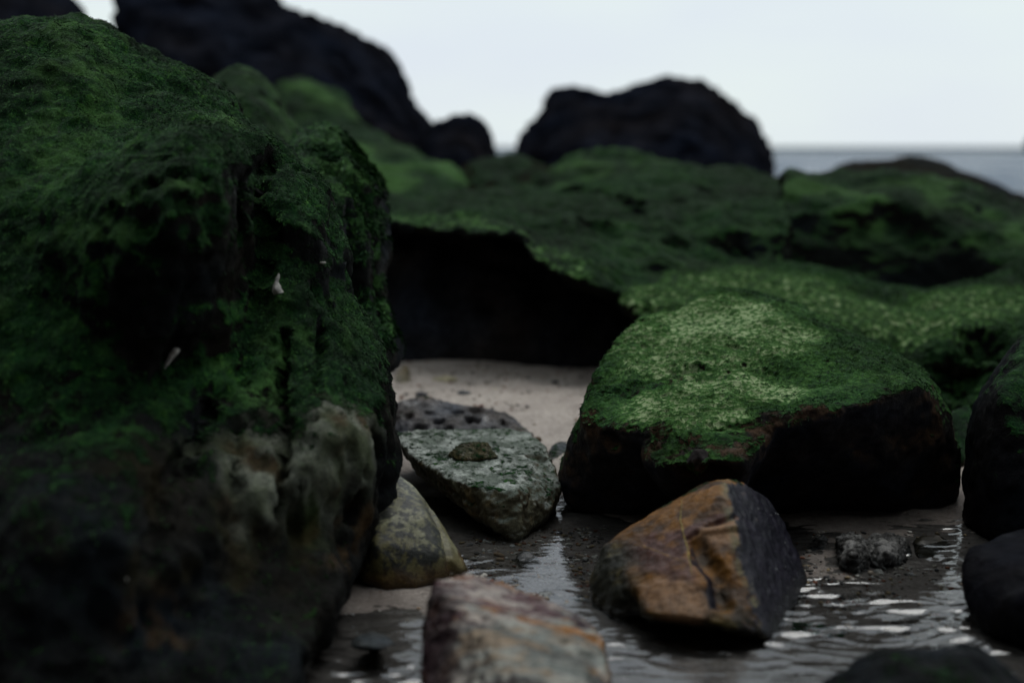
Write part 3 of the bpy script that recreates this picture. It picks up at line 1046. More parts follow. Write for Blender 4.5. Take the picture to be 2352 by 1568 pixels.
blades(SB, second, 26000, 0.008, 0.0013, 13, np.clip(SB.moss, 0, 1) + 1e-6, 0.6)
relief_rock('mossy_boulder', [(430, 300), (470, 200), (515, 162), (550, 152), (600, 175), (650, 225), (690, 290), (720, 340), (700, 500), (430, 500)],
            [(515, 165, 3.1), (600, 180, 3.1), (690, 295, 3.05), (450, 400, 2.9), (560, 230, 2.85), (640, 330, 2.8), (560, 450, 2.7), (690, 450, 2.75)], 0.45, 0.012,
            'rounded green mossy boulder peeking over the shoulder of the huge left boulder', 33, (0.010, 0.010, 0.008), 0.025, 6, (0.0, 0.7), 1.0, 0.08, 50, cat='boulder', pale=0.2)
relief_rock('mossy_slope', [(600, 300), (640, 185), (760, 198), (800, 240), (830, 300), (880, 318), (940, 345), (980, 385), (1050, 400), (1075, 440), (1000, 520), (700, 520)],
            [(640, 190, 5.2), (760, 202, 5.2), (830, 303, 4.9), (950, 355, 4.7), (1060, 410, 4.5), (700, 300, 4.8), (800, 380, 4.4), (950, 430, 4.2), (1000, 500, 4.0), (700, 480, 4.2), (880, 500, 4.1)], 0.7, 0.022,
            'blurred yellow-green mossy rock slope below the tall black rock', 35, (0.018, 0.018, 0.010), 0.05, 3, (0.0, 0.8), 0.95, 0.08, 40, pale=0.35)
relief_rock('mossy_rock', [(1040, 450), (1050, 400), (1072, 370), (1110, 354), (1150, 352), (1200, 372), (1260, 400), (1310, 440), (1300, 480), (1060, 480)],
            [(1040, 450, 4.9), (1072, 372, 5.2), (1150, 355, 5.3), (1300, 440, 5.0), (1100, 410, 4.85), (1190, 410, 4.9), (1130, 470, 4.7), (1250, 470, 4.7)], 0.4, 0.02,
            'dark olive hump of rock in the dip between the black rocks', 37, (0.016, 0.015, 0.009), 0.04, 4, (0.45, 1.0), 0.75, 0.10, 35)
relief_rock('mossy_rock', [(1190, 470), (1210, 410), (1290, 375), (1360, 352), (1420, 348), (1490, 358), (1560, 372), (1600, 420), (1580, 470)],
            [(1200, 440, 4.7), (1290, 380, 5.0), (1420, 352, 5.1), (1560, 376, 5.0), (1300, 430, 4.6), (1420, 410, 4.65), (1500, 430, 4.6)], 0.4, 0.02,
            'blurred green mossy mound below the domed black rock', 39, (0.018, 0.017, 0.010), 0.045, 4, (-0.1, 0.8), 0.9, 0.10, 35, pale=0.3)

# --- black rocks against the sky
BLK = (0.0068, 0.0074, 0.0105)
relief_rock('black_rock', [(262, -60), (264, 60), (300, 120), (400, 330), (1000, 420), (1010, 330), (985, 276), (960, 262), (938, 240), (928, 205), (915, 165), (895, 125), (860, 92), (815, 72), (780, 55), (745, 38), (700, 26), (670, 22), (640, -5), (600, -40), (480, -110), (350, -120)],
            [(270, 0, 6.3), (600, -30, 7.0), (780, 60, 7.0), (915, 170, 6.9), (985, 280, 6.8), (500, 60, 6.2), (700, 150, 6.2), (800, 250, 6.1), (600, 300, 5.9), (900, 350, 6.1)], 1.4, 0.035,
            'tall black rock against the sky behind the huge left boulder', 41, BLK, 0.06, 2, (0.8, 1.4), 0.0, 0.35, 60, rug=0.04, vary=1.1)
relief_rock('black_rock', [(960, 420), (965, 320), (985, 284), (1010, 277), (1050, 268), (1090, 261), (1112, 274), (1128, 305), (1137, 345), (1160, 380), (1150, 430)],
            [(965, 330, 6.2), (1000, 282, 6.3), (1090, 266, 6.3), (1135, 345, 6.2), (1050, 330, 6.0), (1100, 400, 5.9)], 0.7, 0.03,
            'small black rock beside the tall one, left of the gap of sky', 43, BLK, 0.03, 3, (0.9, 1.5), 0.0, 0.15, 40, rug=0.025, vary=1.1)
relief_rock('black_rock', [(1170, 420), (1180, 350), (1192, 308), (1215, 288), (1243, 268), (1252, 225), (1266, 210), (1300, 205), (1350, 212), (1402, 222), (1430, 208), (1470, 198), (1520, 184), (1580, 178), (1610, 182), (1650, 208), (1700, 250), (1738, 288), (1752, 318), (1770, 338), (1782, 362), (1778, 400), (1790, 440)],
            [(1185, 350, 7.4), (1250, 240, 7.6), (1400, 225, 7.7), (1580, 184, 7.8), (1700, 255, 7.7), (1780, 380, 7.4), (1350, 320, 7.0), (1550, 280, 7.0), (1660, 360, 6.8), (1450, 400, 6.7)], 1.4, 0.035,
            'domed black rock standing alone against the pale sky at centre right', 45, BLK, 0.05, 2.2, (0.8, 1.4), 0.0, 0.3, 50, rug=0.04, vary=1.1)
relief_rock('black_rock', [(1880, 420), (1905, 385), (1950, 372), (2010, 374), (2070, 364), (2110, 358), (2160, 372), (2210, 392), (2270, 412), (2310, 434), (2380, 462), (2450, 520), (1880, 500)],
            [(1900, 395, 5.4), (2110, 362, 5.6), (2310, 436, 5.4), (1950, 450, 5.0), (2150, 430, 5.0), (2300, 490, 5.0)], 0.7, 0.025,
            'low black rock ridge between the right mossy hump and the sea', 47, (0.014, 0.015, 0.014), 0.025, 4, (0.7, 1.3), 0.3, 0.12, 35)
relief_rock('black_rock', [(-420, -40), (-300, -140), (-100, -160), (60, -60), (120, 5), (150, -20), (185, 15), (200, 60), (260, 130), (100, 250), (-400, 250)],
            [(-300, -100, 5.0), (60, -50, 5.2), (180, 20, 5.2), (-100, 100, 4.6), (100, 120, 4.7)], 1.0, 0.03,
            'black rock at the top left corner behind the huge mossy boulder', 49, BLK, 0.04, 3, (0.8, 1.4), 0.0, 0.25, 50)
relief_rock('sea_stack', [(2344, 352), (2343, 338), (2350, 322), (2366, 308), (2400, 296), (2460, 300), (2520, 322), (2540, 352), (2500, 368), (2400, 368)],
            [(2345, 345, 22), (2400, 300, 22.3), (2520, 330, 22), (2430, 325, 21.4), (2430, 360, 21.2)], 1.2, 0.10,
            'dark rock out in the sea cut off by the right edge', 51, BLK, 0.08, 0.9, (0.8, 1.4), 0.0, 0.5, 40)


# --- stones
def hull_rock(name, pts, voxel, smooth, label, seed, mat=None, amp=0.006, freq=14, base=DARK, moss=(0.9, 1.4), moss_k=0.0, cat='stone', vary=0.5, dents=(), grooves=(), fine=0.3, paint=None, more=(), group=None, ridged=0.4):
    B = solid([('hull', pts)] + [('hull', m_) for m_ in more], voxel, smooth)
    p = B.co
    B.push(amp * fbm(p, freq, 4, seed) + amp * ridged * ridge(p, freq * 2.5, 3, seed + 1)).sync()
    if dents or grooves:
        carve(B, dents, grooves)
    B.push(amp * fine * fbm(B.co, freq * 8, 3, seed + 3)).sync()
    dress(B, seed, base, vary, moss, moss_k, freq)
    if paint:
        paint(B)
    # stones are dark and shiny where the water laps at them
    wl = 1 - sst(B.co[:, 2] + 0.006 * fbm(B.co, 40, 3, seed + 9), 0.004, 0.020)
    B.col *= (1 - 0.62 * wl)[:, None]
    B.rough = B.rough * (1 - 0.4 * wl)
    o = finish(B, name, mat or M_STONE)
    tag(o, label, cat, group)
    return B, o


# the brown, veined stone
def paint_brown(B):
    p = B.co
    ochre = mix((0.042, 0.019, 0.006), (0.155, 0.066, 0.011), sst(fbm(p, 24, 4, 3), -0.22, 0.22))
    B.col = ochre
    side = B.near(line((1725, 1180), (1760, 1280), (1800, 1350), (1780, 1400), (1740, 1150), n=6) + line((1800, 1250), (1830, 1330), n=5))
    rim = B.near(line((1665, 1102), (1682, 1180), (1692, 1225), (1702, 1300), (1738, 1375), (1768, 1465), n=10))
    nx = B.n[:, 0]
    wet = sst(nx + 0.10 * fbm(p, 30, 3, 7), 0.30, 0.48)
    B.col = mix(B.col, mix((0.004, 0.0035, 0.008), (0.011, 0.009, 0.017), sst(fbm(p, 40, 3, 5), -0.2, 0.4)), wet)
    # purple-brown panels between the veins
    pan = (1 - sst(B.near(line((1500, 1240), (1560, 1235), (1550, 1270), (1500, 1250), n=4)), .008, .022))
    pan = np.maximum(pan, (1 - sst(B.near(line((1460, 1250), (1500, 1280), (1550, 1300), (1560, 1330), n=5)), .010, .026)) * 0.8)
    pan = np.maximum(pan, 1 - sst(B.near(line((1590, 1215), (1640, 1195), (1680, 1190), n=5)), .006, .013))
    B.col = mix(B.col, mix((0.045, 0.018, 0.013), (0.085, 0.042, 0.036), sst(fbm(p, 60, 3, 41), -.2, .3)), np.clip(pan * 1.15, 0, 1) * (1 - wet) * sst(fbm(p, 50, 3, 6), -0.6, 0.0))
    tan = 1 - sst(B.near(line((1500, 1350), (1540, 1390), (1590, 1400), (1560, 1360), n=5) + line((1640, 1225), (1680, 1215), n=4)), .010, .026)
    B.col = mix(B.col, (0.19, 0.105, 0.055), tan * (1 - wet))
    drk = (1 - sst(B.near(line((1612, 1250), (1615, 1285), (1640, 1310), (1660, 1370), n=6) + line((1690, 1400), (1715, 1430), (1640, 1425), n=4)), .003, .017)) * sst(fbm(p, 45, 3, 19), -0.45, 0.1)
    B.col = mix(B.col, (0.022, 0.017, 0.012), drk * 0.9 * (1 - wet))
    foot = np.maximum(1 - sst(B.near(line((1365, 1290), (1380, 1380), (1420, 1430), n=5)), .03, .07), 0.95 * sst(B.co[:, 2] + 0.02 * fbm(p, 25, 3, 2), 0.040, 0.018))
    B.col = mix(B.col, mix((0.014, 0.014, 0.010), (0.05, 0.04, 0.014), sst(fbm(p, 50, 3, 12), 0, 0.45)), foot * (1 - 0.6 * tan) * (1 - wet))
    edge = (1 - sst(rim, .003, .012)) * (1 - wet) * sst(fbm(p, 60, 3, 9), -0.3, 0.3)
    B.col = mix(B.col, (0.10, 0.10, 0.05), edge * 0.7)
    B.moss = 0.62 * (1 - sst(np.minimum(B.near([(1645, 1101), (1690, 1103)]), B.near(line((1460, 1195), (1560, 1142), (1620, 1110), n=5)) * 1.6), .004, .018))
    sp_ = worley(p, 95, 3)[0]
    B.col = mix(B.col, (0.35, 0.36, 0.36), wet * (sp_ < 0.085) * (fbm(p, 25, 1, 8) > 0.12))
    B.rough = np.where(wet > 0.5, 0.335, 0.38)


BR = [(1353, 1325, 1.55), (1380, 1252, 1.58), (1450, 1202, 1.61), (1560, 1142, 1.63), (1640, 1103, 1.63), (1690, 1101, 1.63), (1762, 1136, 1.66), (1802, 1200, 1.66), (1842, 1290, 1.63), (1857, 1332, 1.61), (1836, 1400, 1.57), (1795, 1455, 1.52),
      (1665, 1108, 1.585), (1690, 1222, 1.50), (1702, 1300, 1.465), (1742, 1380, 1.43), (1772, 1465, 1.405), (1362, 1400, 1.52), (1405, 1430, 1.48), (1500, 1408, 1.41), (1600, 1420, 1.395), (1700, 1446, 1.392),
      (1430, 1445, 1.52), (1560, 1452, 1.50), (1700, 1478, 1.47), (1500, 1300, 1.75), (1750, 1300, 1.75)]
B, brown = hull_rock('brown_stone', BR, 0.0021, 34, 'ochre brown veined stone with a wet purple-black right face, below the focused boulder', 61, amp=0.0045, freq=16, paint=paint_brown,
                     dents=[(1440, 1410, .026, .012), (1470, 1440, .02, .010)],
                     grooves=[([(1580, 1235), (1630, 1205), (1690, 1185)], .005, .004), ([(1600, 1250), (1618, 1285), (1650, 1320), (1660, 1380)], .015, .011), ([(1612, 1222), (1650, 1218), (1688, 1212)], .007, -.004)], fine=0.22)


def ribbon(B, parent, name, uvs, width, height, col, label=None):
    """A raised mineral seam that follows the face of a stone."""
    hs = [h for h in B.hits(uvs) if h is not None]
    vs, fs, n = [], [], len(hs)
    for k, (c, nn) in enumerate(hs):
        t = hs[min(k + 1, n - 1)][0] - hs[max(k - 1, 0)][0]
        t = t / (np.linalg.norm(t) + 1e-9)
        sd = np.cross(t, nn)
        wv = width * (0.75 + 0.9 * abs(gn(np.array([c]) * 160)[0])) * min(1, 0.25 + 4 * min(k, n - 1 - k) / n)
        off = sd * 0.0012 * gn(np.array([c]) * 110 + 9)[0]
        for a, hh in ((-1, -0.0012), (-0.55, height * 0.8), (0, height), (0.55, height * 0.8), (1, -0.0012)):
            vs.append(c + off + sd * a * wv + nn * hh - B.org)
    for k in range(n - 1):
        for a in range(4):
            fs.append((k * 5 + a, k * 5 + a + 1, k * 5 + 6 + a, k * 5 + 5 + a))
    me = bpy.data.meshes.new(name)
    me.from_pydata([tuple(x) for x in vs], [], fs)
    R = Body(me)
    R.sync()
    R.col = np.asarray(col)[None] * (1 + 0.9 * fbm(R.co, 90, 3, 3))[:, None]
    R.rough[:] = 0.5
    o = finish(R, name, M_STONE, (0, 0, 0))
    o.parent = parent
    if label:
        o['label'] = label
    return o


ribbon(B, brown, 'mineral_vein', line((1566, 1146), (1562, 1190), (1570, 1230), (1580, 1262), (1588, 1320), n=16), 0.0013, 0.0004, (0.20, 0.15, 0.045), 'yellow-green vein running down the ochre face')
ribbon(B, brown, 'mineral_vein', line((1448, 1246), (1500, 1262), (1540, 1278), (1578, 1292), n=14), 0.0009, 0.0003, (0.19, 0.11, 0.035), 'thin tan vein slanting across the ochre face')


# the banded stone in front
def paint_band(B):
    p = B.co
    lay = np.array([0.28, 0.75, -0.60])
    h = p @ lay
    wq = p - lay[None] * (h / (lay @ lay))[:, None] * 0.0
    flat = p * np.array([0.30, 1.0, 1.0])
    st = fbm(flat, 75, 4, 2, 0.6)                       # thin streaks along the bedding
    B.push(0.0055 * st + 0.002 * fbm(p, 120, 3, 6)).sync()
    t = 0.5 + 0.5 * np.sin(h * 95 + 2.2 * fbm(p, 14, 3, 3) + 2.5 * st)
    c = mix((0.045, 0.018, 0.020), (0.29, 0.25, 0.22), sst(t + 1.2 * st, 0.3, 0.7))
    c = mix(c, (0.15, 0.185, 0.17), sst(np.sin(h * 42 + 1.0 + 1.5 * fbm(p, 12, 2, 5)), 0.15, 0.8) * sst(st, -0.35, 0.1) * 0.85)
    c = mix(c, (0.25, 0.105, 0.024), sst(fbm(flat, 42, 4, 8, 0.6), 0.03, 0.14))
    c = mix(c, (0.030, 0.014, 0.018), sst(fbm(flat, 38, 5, 11, 0.65), 0.03, 0.13))
    vn = np.abs(gn(p * 30 + 4.0))
    c = mix(c, (0.34, 0.31, 0.27), (1 - sst(vn, 0.0, 0.045)) * 0.55)
    pk = 1 - sst(B.near(line((1050, 1345), (1120, 1370), (1200, 1390), n=5)), .02, .06)
    c = mix(c, mix((0.08, 0.04, 0.045), (0.30, 0.255, 0.23), sst(fbm(flat, 60, 3, 13), -0.05, 0.15)), pk * 0.8)
    tl = 1 - sst(B.near(line((1090, 1480), (1200, 1460), (1330, 1500), n=5) + line((1150, 1520), (1300, 1530), n=5)), .02, .05)
    c = mix(c, mix((0.11, 0.135, 0.12), (0.20, 0.235, 0.215), t), tl * 0.55)
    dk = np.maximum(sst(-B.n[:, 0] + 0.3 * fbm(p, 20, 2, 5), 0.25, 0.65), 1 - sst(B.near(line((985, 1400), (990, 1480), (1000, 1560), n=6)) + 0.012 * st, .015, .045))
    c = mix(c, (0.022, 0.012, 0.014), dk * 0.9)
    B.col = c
    B.rough = np.full(len(p), 0.42)


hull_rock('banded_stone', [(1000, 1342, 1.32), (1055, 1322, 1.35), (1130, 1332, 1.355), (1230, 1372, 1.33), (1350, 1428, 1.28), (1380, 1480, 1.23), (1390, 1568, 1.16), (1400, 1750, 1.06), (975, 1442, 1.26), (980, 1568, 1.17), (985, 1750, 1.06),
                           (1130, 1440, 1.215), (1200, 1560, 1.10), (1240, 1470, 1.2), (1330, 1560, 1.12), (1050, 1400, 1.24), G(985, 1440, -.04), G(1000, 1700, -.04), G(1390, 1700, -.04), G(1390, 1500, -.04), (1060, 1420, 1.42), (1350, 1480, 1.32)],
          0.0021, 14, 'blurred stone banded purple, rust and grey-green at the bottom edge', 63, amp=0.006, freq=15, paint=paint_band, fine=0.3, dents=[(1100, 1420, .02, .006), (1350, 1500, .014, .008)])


# flat pale stone
def paint_flat(B):
    p = B.co
    tp = sst(B.n[:, 2] + 0.2 * fbm(p, 25, 3, 3), 0.35, 0.75)
    c = mix((0.055, 0.045, 0.028), (0.11, 0.105, 0.07), sst(fbm(p, 35, 4, 3), -0.3, 0.3))
    c = mix(c, (0.16, 0.11, 0.05), sst(fbm(p, 30, 3, 14), 0.15, 0.4) * 0.6)
    pl = mix((0.095, 0.115, 0.095), (0.32, 0.345, 0.32), sst(fbm(p * np.array([1, 0.7, 1]), 30, 4, 6), -0.25, 0.35))
    B.col = mix(c, pl, tp)
    B.moss = np.clip(0.40 + 0.30 * fbm(p, 14, 2, 9) + 0.35 * fbm(p, 60, 3, 19), 0, 0.56) * (0.45 + 0.55 * tp)
    B.rough = np.full(len(p), 0.6)


FS = [(900, 995, 2.12), (1000, 988, 2.16), (1160, 987, 2.16), (1215, 1000, 2.12), (1250, 1025, 2.05), (1285, 1118, 1.93), (1270, 1150, 1.88), (1180, 1128, 1.80), (1100, 1120, 1.81), (1020, 1095, 1.87), (950, 1050, 1.96),
      (1190, 1248, 1.785), (1140, 1215, 1.79), (1235, 1200, 1.83), (1062, 1165, 1.87), (960, 1085, 1.98), (1270, 1180, 1.92), G(1000, 1100, -.01), G(1230, 1080, -.01)]
B, flat = hull_rock('flat_stone', FS, 0.0024, 7, 'flat wedge-shaped pale stone dusted with green algae in the middle', 65, amp=0.006, freq=16, paint=paint_flat, fine=0.6,
                    dents=[(1235, 1045, .018, .014)], grooves=[([(960, 1075), (1040, 1130), (1090, 1160)], .006, .005)], ridged=0.6)
hull_rock('small_stone', [(1028, 1048, 1.955), (1048, 1022, 1.965), (1085, 1012, 1.975), (1120, 1016, 1.975), (1146, 1050, 1.955), (1090, 1056, 1.94), (1055, 1056, 1.94), (1080, 1066, 2.02), (1120, 1062, 2.01), (1045, 1062, 2.01)], 0.0018, 2,
          'small rough olive stone perched on top of the flat pale stone', 67, amp=0.003, freq=55, base=(0.05, 0.045, 0.02), moss=(-0.5, 1.2), moss_k=0.5, fine=0.6)

wall_pits = [(a, b, r * 1.25, d * 1.2) for a, b, r, d in [(1085, 965, .012, .02), (1050, 945, .009, .014), (1010, 965, .009, .012), (1130, 985, .011, .02), (1095, 940, .012, .016), (960, 985, .012, .012), (985, 945, .007, .01), (1030, 985, .008, .012), (940, 955, .007, .009), (1165, 970, .008, .01)]]
hull_rock('pitted_stone', [(880, 950, 2.36), (912, 922, 2.38), (960, 912, 2.40), (1020, 926, 2.40), (1075, 932, 2.40), (1140, 942, 2.38), (1190, 965, 2.36), (1225, 1000, 2.30), (1230, 1030, 2.26), (930, 1010, 2.26), (1100, 1010, 2.24), (890, 1000, 2.3), (1000, 960, 2.5), (1150, 980, 2.48), (1200, 1040, 2.4), (920, 1020, 2.4)], 0.003, 8,
          'dark grey pitted stone lying behind the flat pale stone on the sand', 69, amp=0.008, freq=14, base=(0.060, 0.055, 0.056), vary=0.9, moss=(0.7, 1.3), moss_k=0.6, dents=wall_pits, fine=0.5)


# smooth olive stone
def paint_olive(B):
    p = B.co
    q = p * np.array([1, 1, 0.7])
    c = mix((0.080, 0.072, 0.030), (0.19, 0.19, 0.125), sst(fbm(q, 12, 3, 3) + 5.0 * (p[:, 2] - 0.07), -0.35, 0.4))
    blot = sst(fbm(q, 75, 4, 5, 0.75) + 0.10 * (1 - sst(B.near(line((920, 1190), (960, 1230), (930, 1270), n=5)), .01, .07)), 0.03, 0.09)
    c = mix(c, (0.014, 0.016, 0.017), blot * 0.92)
    c = mix(c, (0.11, 0.062, 0.022), sst(p[:, 2] + 0.012 * fbm(p, 25, 2, 6), 0.034, 0.008) * 0.75)
    c = mix(c, (0.14, 0.125, 0.06), (1 - sst(B.near(line((1015, 1210), (1040, 1270), (1060, 1305), n=5)), .005, .018)) * 0.6)
    B.col = c
    B.rough = np.full(len(p), 0.33)


hull_rock('olive_stone', [(840, 1020, 1.76), (915, 1085, 1.72), (950, 1112, 1.70), (1000, 1180, 1.68), (1050, 1262, 1.64), (1078, 1312, 1.62), (980, 1190, 1.62), (1005, 1270, 1.585), (960, 1352, 1.56), (885, 1362, 1.555), (832, 1335, 1.57), (900, 1200, 1.60), (860, 1250, 1.57), (780, 1150, 1.7), (800, 1300, 1.62),
                          G(1075, 1330, -.03), G(960, 1365, -.03), G(850, 1350, -.03), (900, 1200, 1.85), (1000, 1260, 1.8)], 0.0024, 16,
          'smooth olive-grey stone speckled black, leaning against the foot of the left boulder', 71, amp=0.004, freq=11, paint=paint_olive, fine=0.12, ridged=0.1, grooves=[([(985, 1160), (1020, 1230), (1040, 1310)], .008, .005)])

# dark rocks at the right edge
hull_rock('dark_boulder', [(2420, 740, 2.0), (2352, 765, 2.0), (2290, 832, 1.98), (2232, 922, 1.95), (2212, 1012, 1.92), (2222, 1100, 1.90), (2218, 1220, 1.86), (2300, 900, 1.8), (2280, 1100, 1.76), (2300, 1250, 1.74), (2500, 760, 1.9), (2650, 900, 1.85), (2650, 1250, 1.75), (2500, 1000, 2.3), (2300, 1000, 2.2), (2400, 1230, 1.68)], 0.005, 10,
          'tall dark boulder with faint moss at the right edge beside the focused boulder', 73, mat=M_ROCK, amp=0.010, freq=8, base=(0.006, 0.006, 0.007), moss=(0.2, 0.9), moss_k=0.75, cat='boulder')
hull_rock('dark_boulder', [(2225, 1252, 1.55), (2208, 1300, 1.52), (2212, 1375, 1.48), (2250, 1440, 1.44), (2352, 1500, 1.40), (2290, 1230, 1.58), (2400, 1200, 1.6), (2550, 1230, 1.55), (2550, 1500, 1.38), (2330, 1380, 1.40), (2450, 1350, 1.38), (2400, 1350, 1.75), (2260, 1330, 1.62), G(2300, 1480, -.03), G(2500, 1520, -.03)], 0.004, 12,
          'smooth near-black boulder at the lower right edge in the rippled water', 75, mat=M_ROCK, amp=0.006, freq=9, base=(0.006, 0.006, 0.008), cat='boulder', fine=0.15)
hull_rock('dark_stone', [(1870, 1590, 1.16), (1950, 1515, 1.18), (2050, 1482, 1.19), (2130, 1500, 1.17), (2230, 1475, 1.18), (2300, 1510, 1.17), (2380, 1590, 1.14), (2050, 1580, 1.10), (2250, 1580, 1.10), (1900, 1700, 1.08), (2350, 1700, 1.08), (2100, 1560, 1.28), (2250, 1560, 1.28)], 0.004, 8,
          'blurred dark greenish stone in the bottom right corner', 77, mat=M_ROCK, amp=0.010, freq=13, base=(0.008, 0.009, 0.010), moss=(0.5, 1.2), moss_k=0.5)
hull_rock('dark_stone', [(2090, 1250, 1.77), (2110, 1228, 1.79), (2160, 1232, 1.79), (2215, 1262, 1.77), (2225, 1295, 1.74), (2180, 1305, 1.71), (2110, 1285, 1.71), (2150, 1290, 1.85), (2210, 1290, 1.83)], 0.003, 5,
          'low dark brown stone between the coral lump and the right boulders', 79, amp=0.005, freq=20, base=(0.035, 0.03, 0.018), vary=0.9)
hull_rock('mossy_stone', [(2160, 1000, 2.22), (2185, 940, 2.24), (2225, 930, 2.24), (2250, 1000, 2.2), (2250, 1150, 2.12), (2195, 1110, 2.12), (2170, 1090, 2.14), (2205, 1060, 2.1), (2215, 1000, 2.36), (2200, 1080, 2.3)], 0.004, 5,
          'narrow greenish stone in the gap right of the focused boulder', 81, amp=0.005, freq=20, base=(0.016, 0.016, 0.012), moss=(0.1, 0.9), moss_k=0.8)


# coral lump
def paint_coral(B):
    f1, f2 = worley(B.co, 120, 2)
    B.push(-0.0045 * (1 - sst(f1, 0.1, 0.45)) + 0.0025 * ridge(B.co, 90, 3, 2)).sync()
    c = mix((0.012, 0.011, 0.010), (0.15, 0.145, 0.14), sst(fbm(B.co, 40, 4, 3) + 0.5 * (f1 - 0.4), -0.2, 0.35))
    B.col = c
    B.moss[:] = 0
    B.rough[:] = 0.5


hull_rock('coral_lump', [(1985, 1245, 1.74), (2010, 1226, 1.76), (2050, 1228, 1.77), (2080, 1245, 1.76), (2095, 1278, 1.74), (2070, 1305, 1.69), (2010, 1312, 1.67), (1990, 1290, 1.68), (2040, 1270, 1.66), (2050, 1290, 1.82)], 0.0019, 3,
          'knobbly grey coral lump on wet sand at right', 83, amp=0.007, freq=34, paint=paint_coral, cat='coral', fine=0.5,
          more=[[(1922, 1235, 1.74), (1950, 1225, 1.75), (1985, 1240, 1.74), (1990, 1290, 1.68), (1975, 1328, 1.645), (1935, 1310, 1.65), (1925, 1280, 1.68), (1960, 1270, 1.63), (1960, 1290, 1.76)]])
B, o = hull_rock('coral_lump', [(1845, 1262, 1.76), (1870, 1240, 1.78), (1895, 1232, 1.78), (1905, 1255, 1.76), (1890, 1272, 1.73), (1855, 1275, 1.73), (1880, 1265, 1.82)], 0.002, 3,
                 'small dark coral piece between the brown stone and the grey coral lump', 85, amp=0.005, freq=40, paint=paint_coral, cat='coral')

# other stones about the stream and the sand
hull_rock('dark_pebble', [(1182, 1285, 1.70), (1190, 1268, 1.715), (1212, 1262, 1.72), (1240, 1285, 1.70), (1245, 1303, 1.68), (1215, 1308, 1.665), (1190, 1300, 1.67), (1215, 1300, 1.74)], 0.002, 6,
          'wet black stone in the stream below the flat pale stone', 87, amp=0.002, freq=30, base=(0.012, 0.012, 0.012))


def paint_speck(B):
    B.col = mix((0.30, 0.31, 0.30), (0.025, 0.027, 0.03), sst(fbm(B.co, 75, 4, 4), 0.0, 0.22))
    B.rough[:] = 0.4


hull_rock('speckled_pebble', [(1225, 1372, 1.545), (1235, 1355, 1.56), (1262, 1352, 1.565), (1290, 1372, 1.55), (1295, 1392, 1.53), (1265, 1400, 1.52), (1235, 1388, 1.525), (1260, 1395, 1.58)], 0.002, 8,
          'rounded grey stone speckled black in the stream, left of a similar one', 89, amp=0.0015, freq=30, paint=paint_speck)
hull_rock('speckled_pebble', [(1296, 1388, 1.54), (1305, 1368, 1.555), (1335, 1362, 1.56), (1355, 1375, 1.55), (1358, 1395, 1.53), (1335, 1405, 1.515), (1305, 1402, 1.515), (1330, 1400, 1.58)], 0.002, 8,
          'rounded grey stone in the stream touching the foot of the brown stone', 90, amp=0.0015, freq=30, paint=paint_speck)
hull_rock('sunken_stone', [(1800, 1400, 1.56), (1840, 1385, 1.58), (1920, 1400, 1.56), (2000, 1440, 1.50), (2010, 1462, 1.46), (1900, 1468, 1.44), (1810, 1450, 1.46), (1850, 1450, 1.62), (1950, 1460, 1.6), (1900, 1440, 1.48)], 0.0025, 6,
          'half-sunken green stone in the water right of the brown stone', 91, amp=0.003, freq=25, base=(0.035, 0.05, 0.04), moss=(-0.3, 0.8), moss_k=0.55)
hull_rock('dark_stone', [(795, 1478, 1.37), (815, 1458, 1.385), (850, 1450, 1.39), (905, 1462, 1.38), (920, 1478, 1.36), (880, 1492, 1.34), (820, 1492, 1.34), (860, 1490, 1.42)], 0.003, 6,
          'blurred dark stone in the water left of the banded stone', 93, amp=0.005, freq=25, base=(0.03, 0.034, 0.034), vary=0.9)
hull_rock('small_stone', [(1255, 1040, 2.2), (1268, 1018, 2.22), (1295, 1010, 2.23), (1330, 1030, 2.22), (1330, 1060, 2.17), (1265, 1058, 2.16), (1290, 1050, 2.28)], 0.003, 6,
          'small dark rounded stone wedged between the flat stone and the focused boulder', 95, amp=0.003, freq=25, base=(0.045, 0.048, 0.045), moss=(0.3, 1.0), moss_k=0.5)
hull_rock('dark_stone', [(975, 850, 3.2), (985, 815, 3.25), (1030, 800, 3.28), (1075, 815, 3.25), (1085, 850, 3.18), (1030, 868, 3.12), (1030, 850, 3.4)], 0.006, 8,
          'black rounded stone at the mouth of the hollow under the ledge', 97, amp=0.006, freq=15, base=(0.012, 0.012, 0.013))
hull_rock('dark_stone', [(1120, 858, 3.1), (1150, 848, 3.14), (1210, 852, 3.14), (1250, 868, 3.08), (1240, 880, 3.03), (1200, 884, 3.01), (1140, 868, 3.04), (1190, 872, 3.2)], 0.004, 4,
          'low ragged dark stone on the sand below the hollow', 99, amp=0.010, freq=22, base=(0.02, 0.019, 0.013), vary=0.9)
hull_rock('tan_stone', [(905, 880, 2.85), (912, 852, 2.9), (930, 835, 2.92), (942, 850, 2.9), (945, 885, 2.82), (920, 892, 2.78), (925, 880, 2.95)], 0.004, 5,
          'upright tan stone on the sand beside the foot of the left boulder', 101, amp=0.004, freq=20, base=(0.14, 0.12, 0.08))

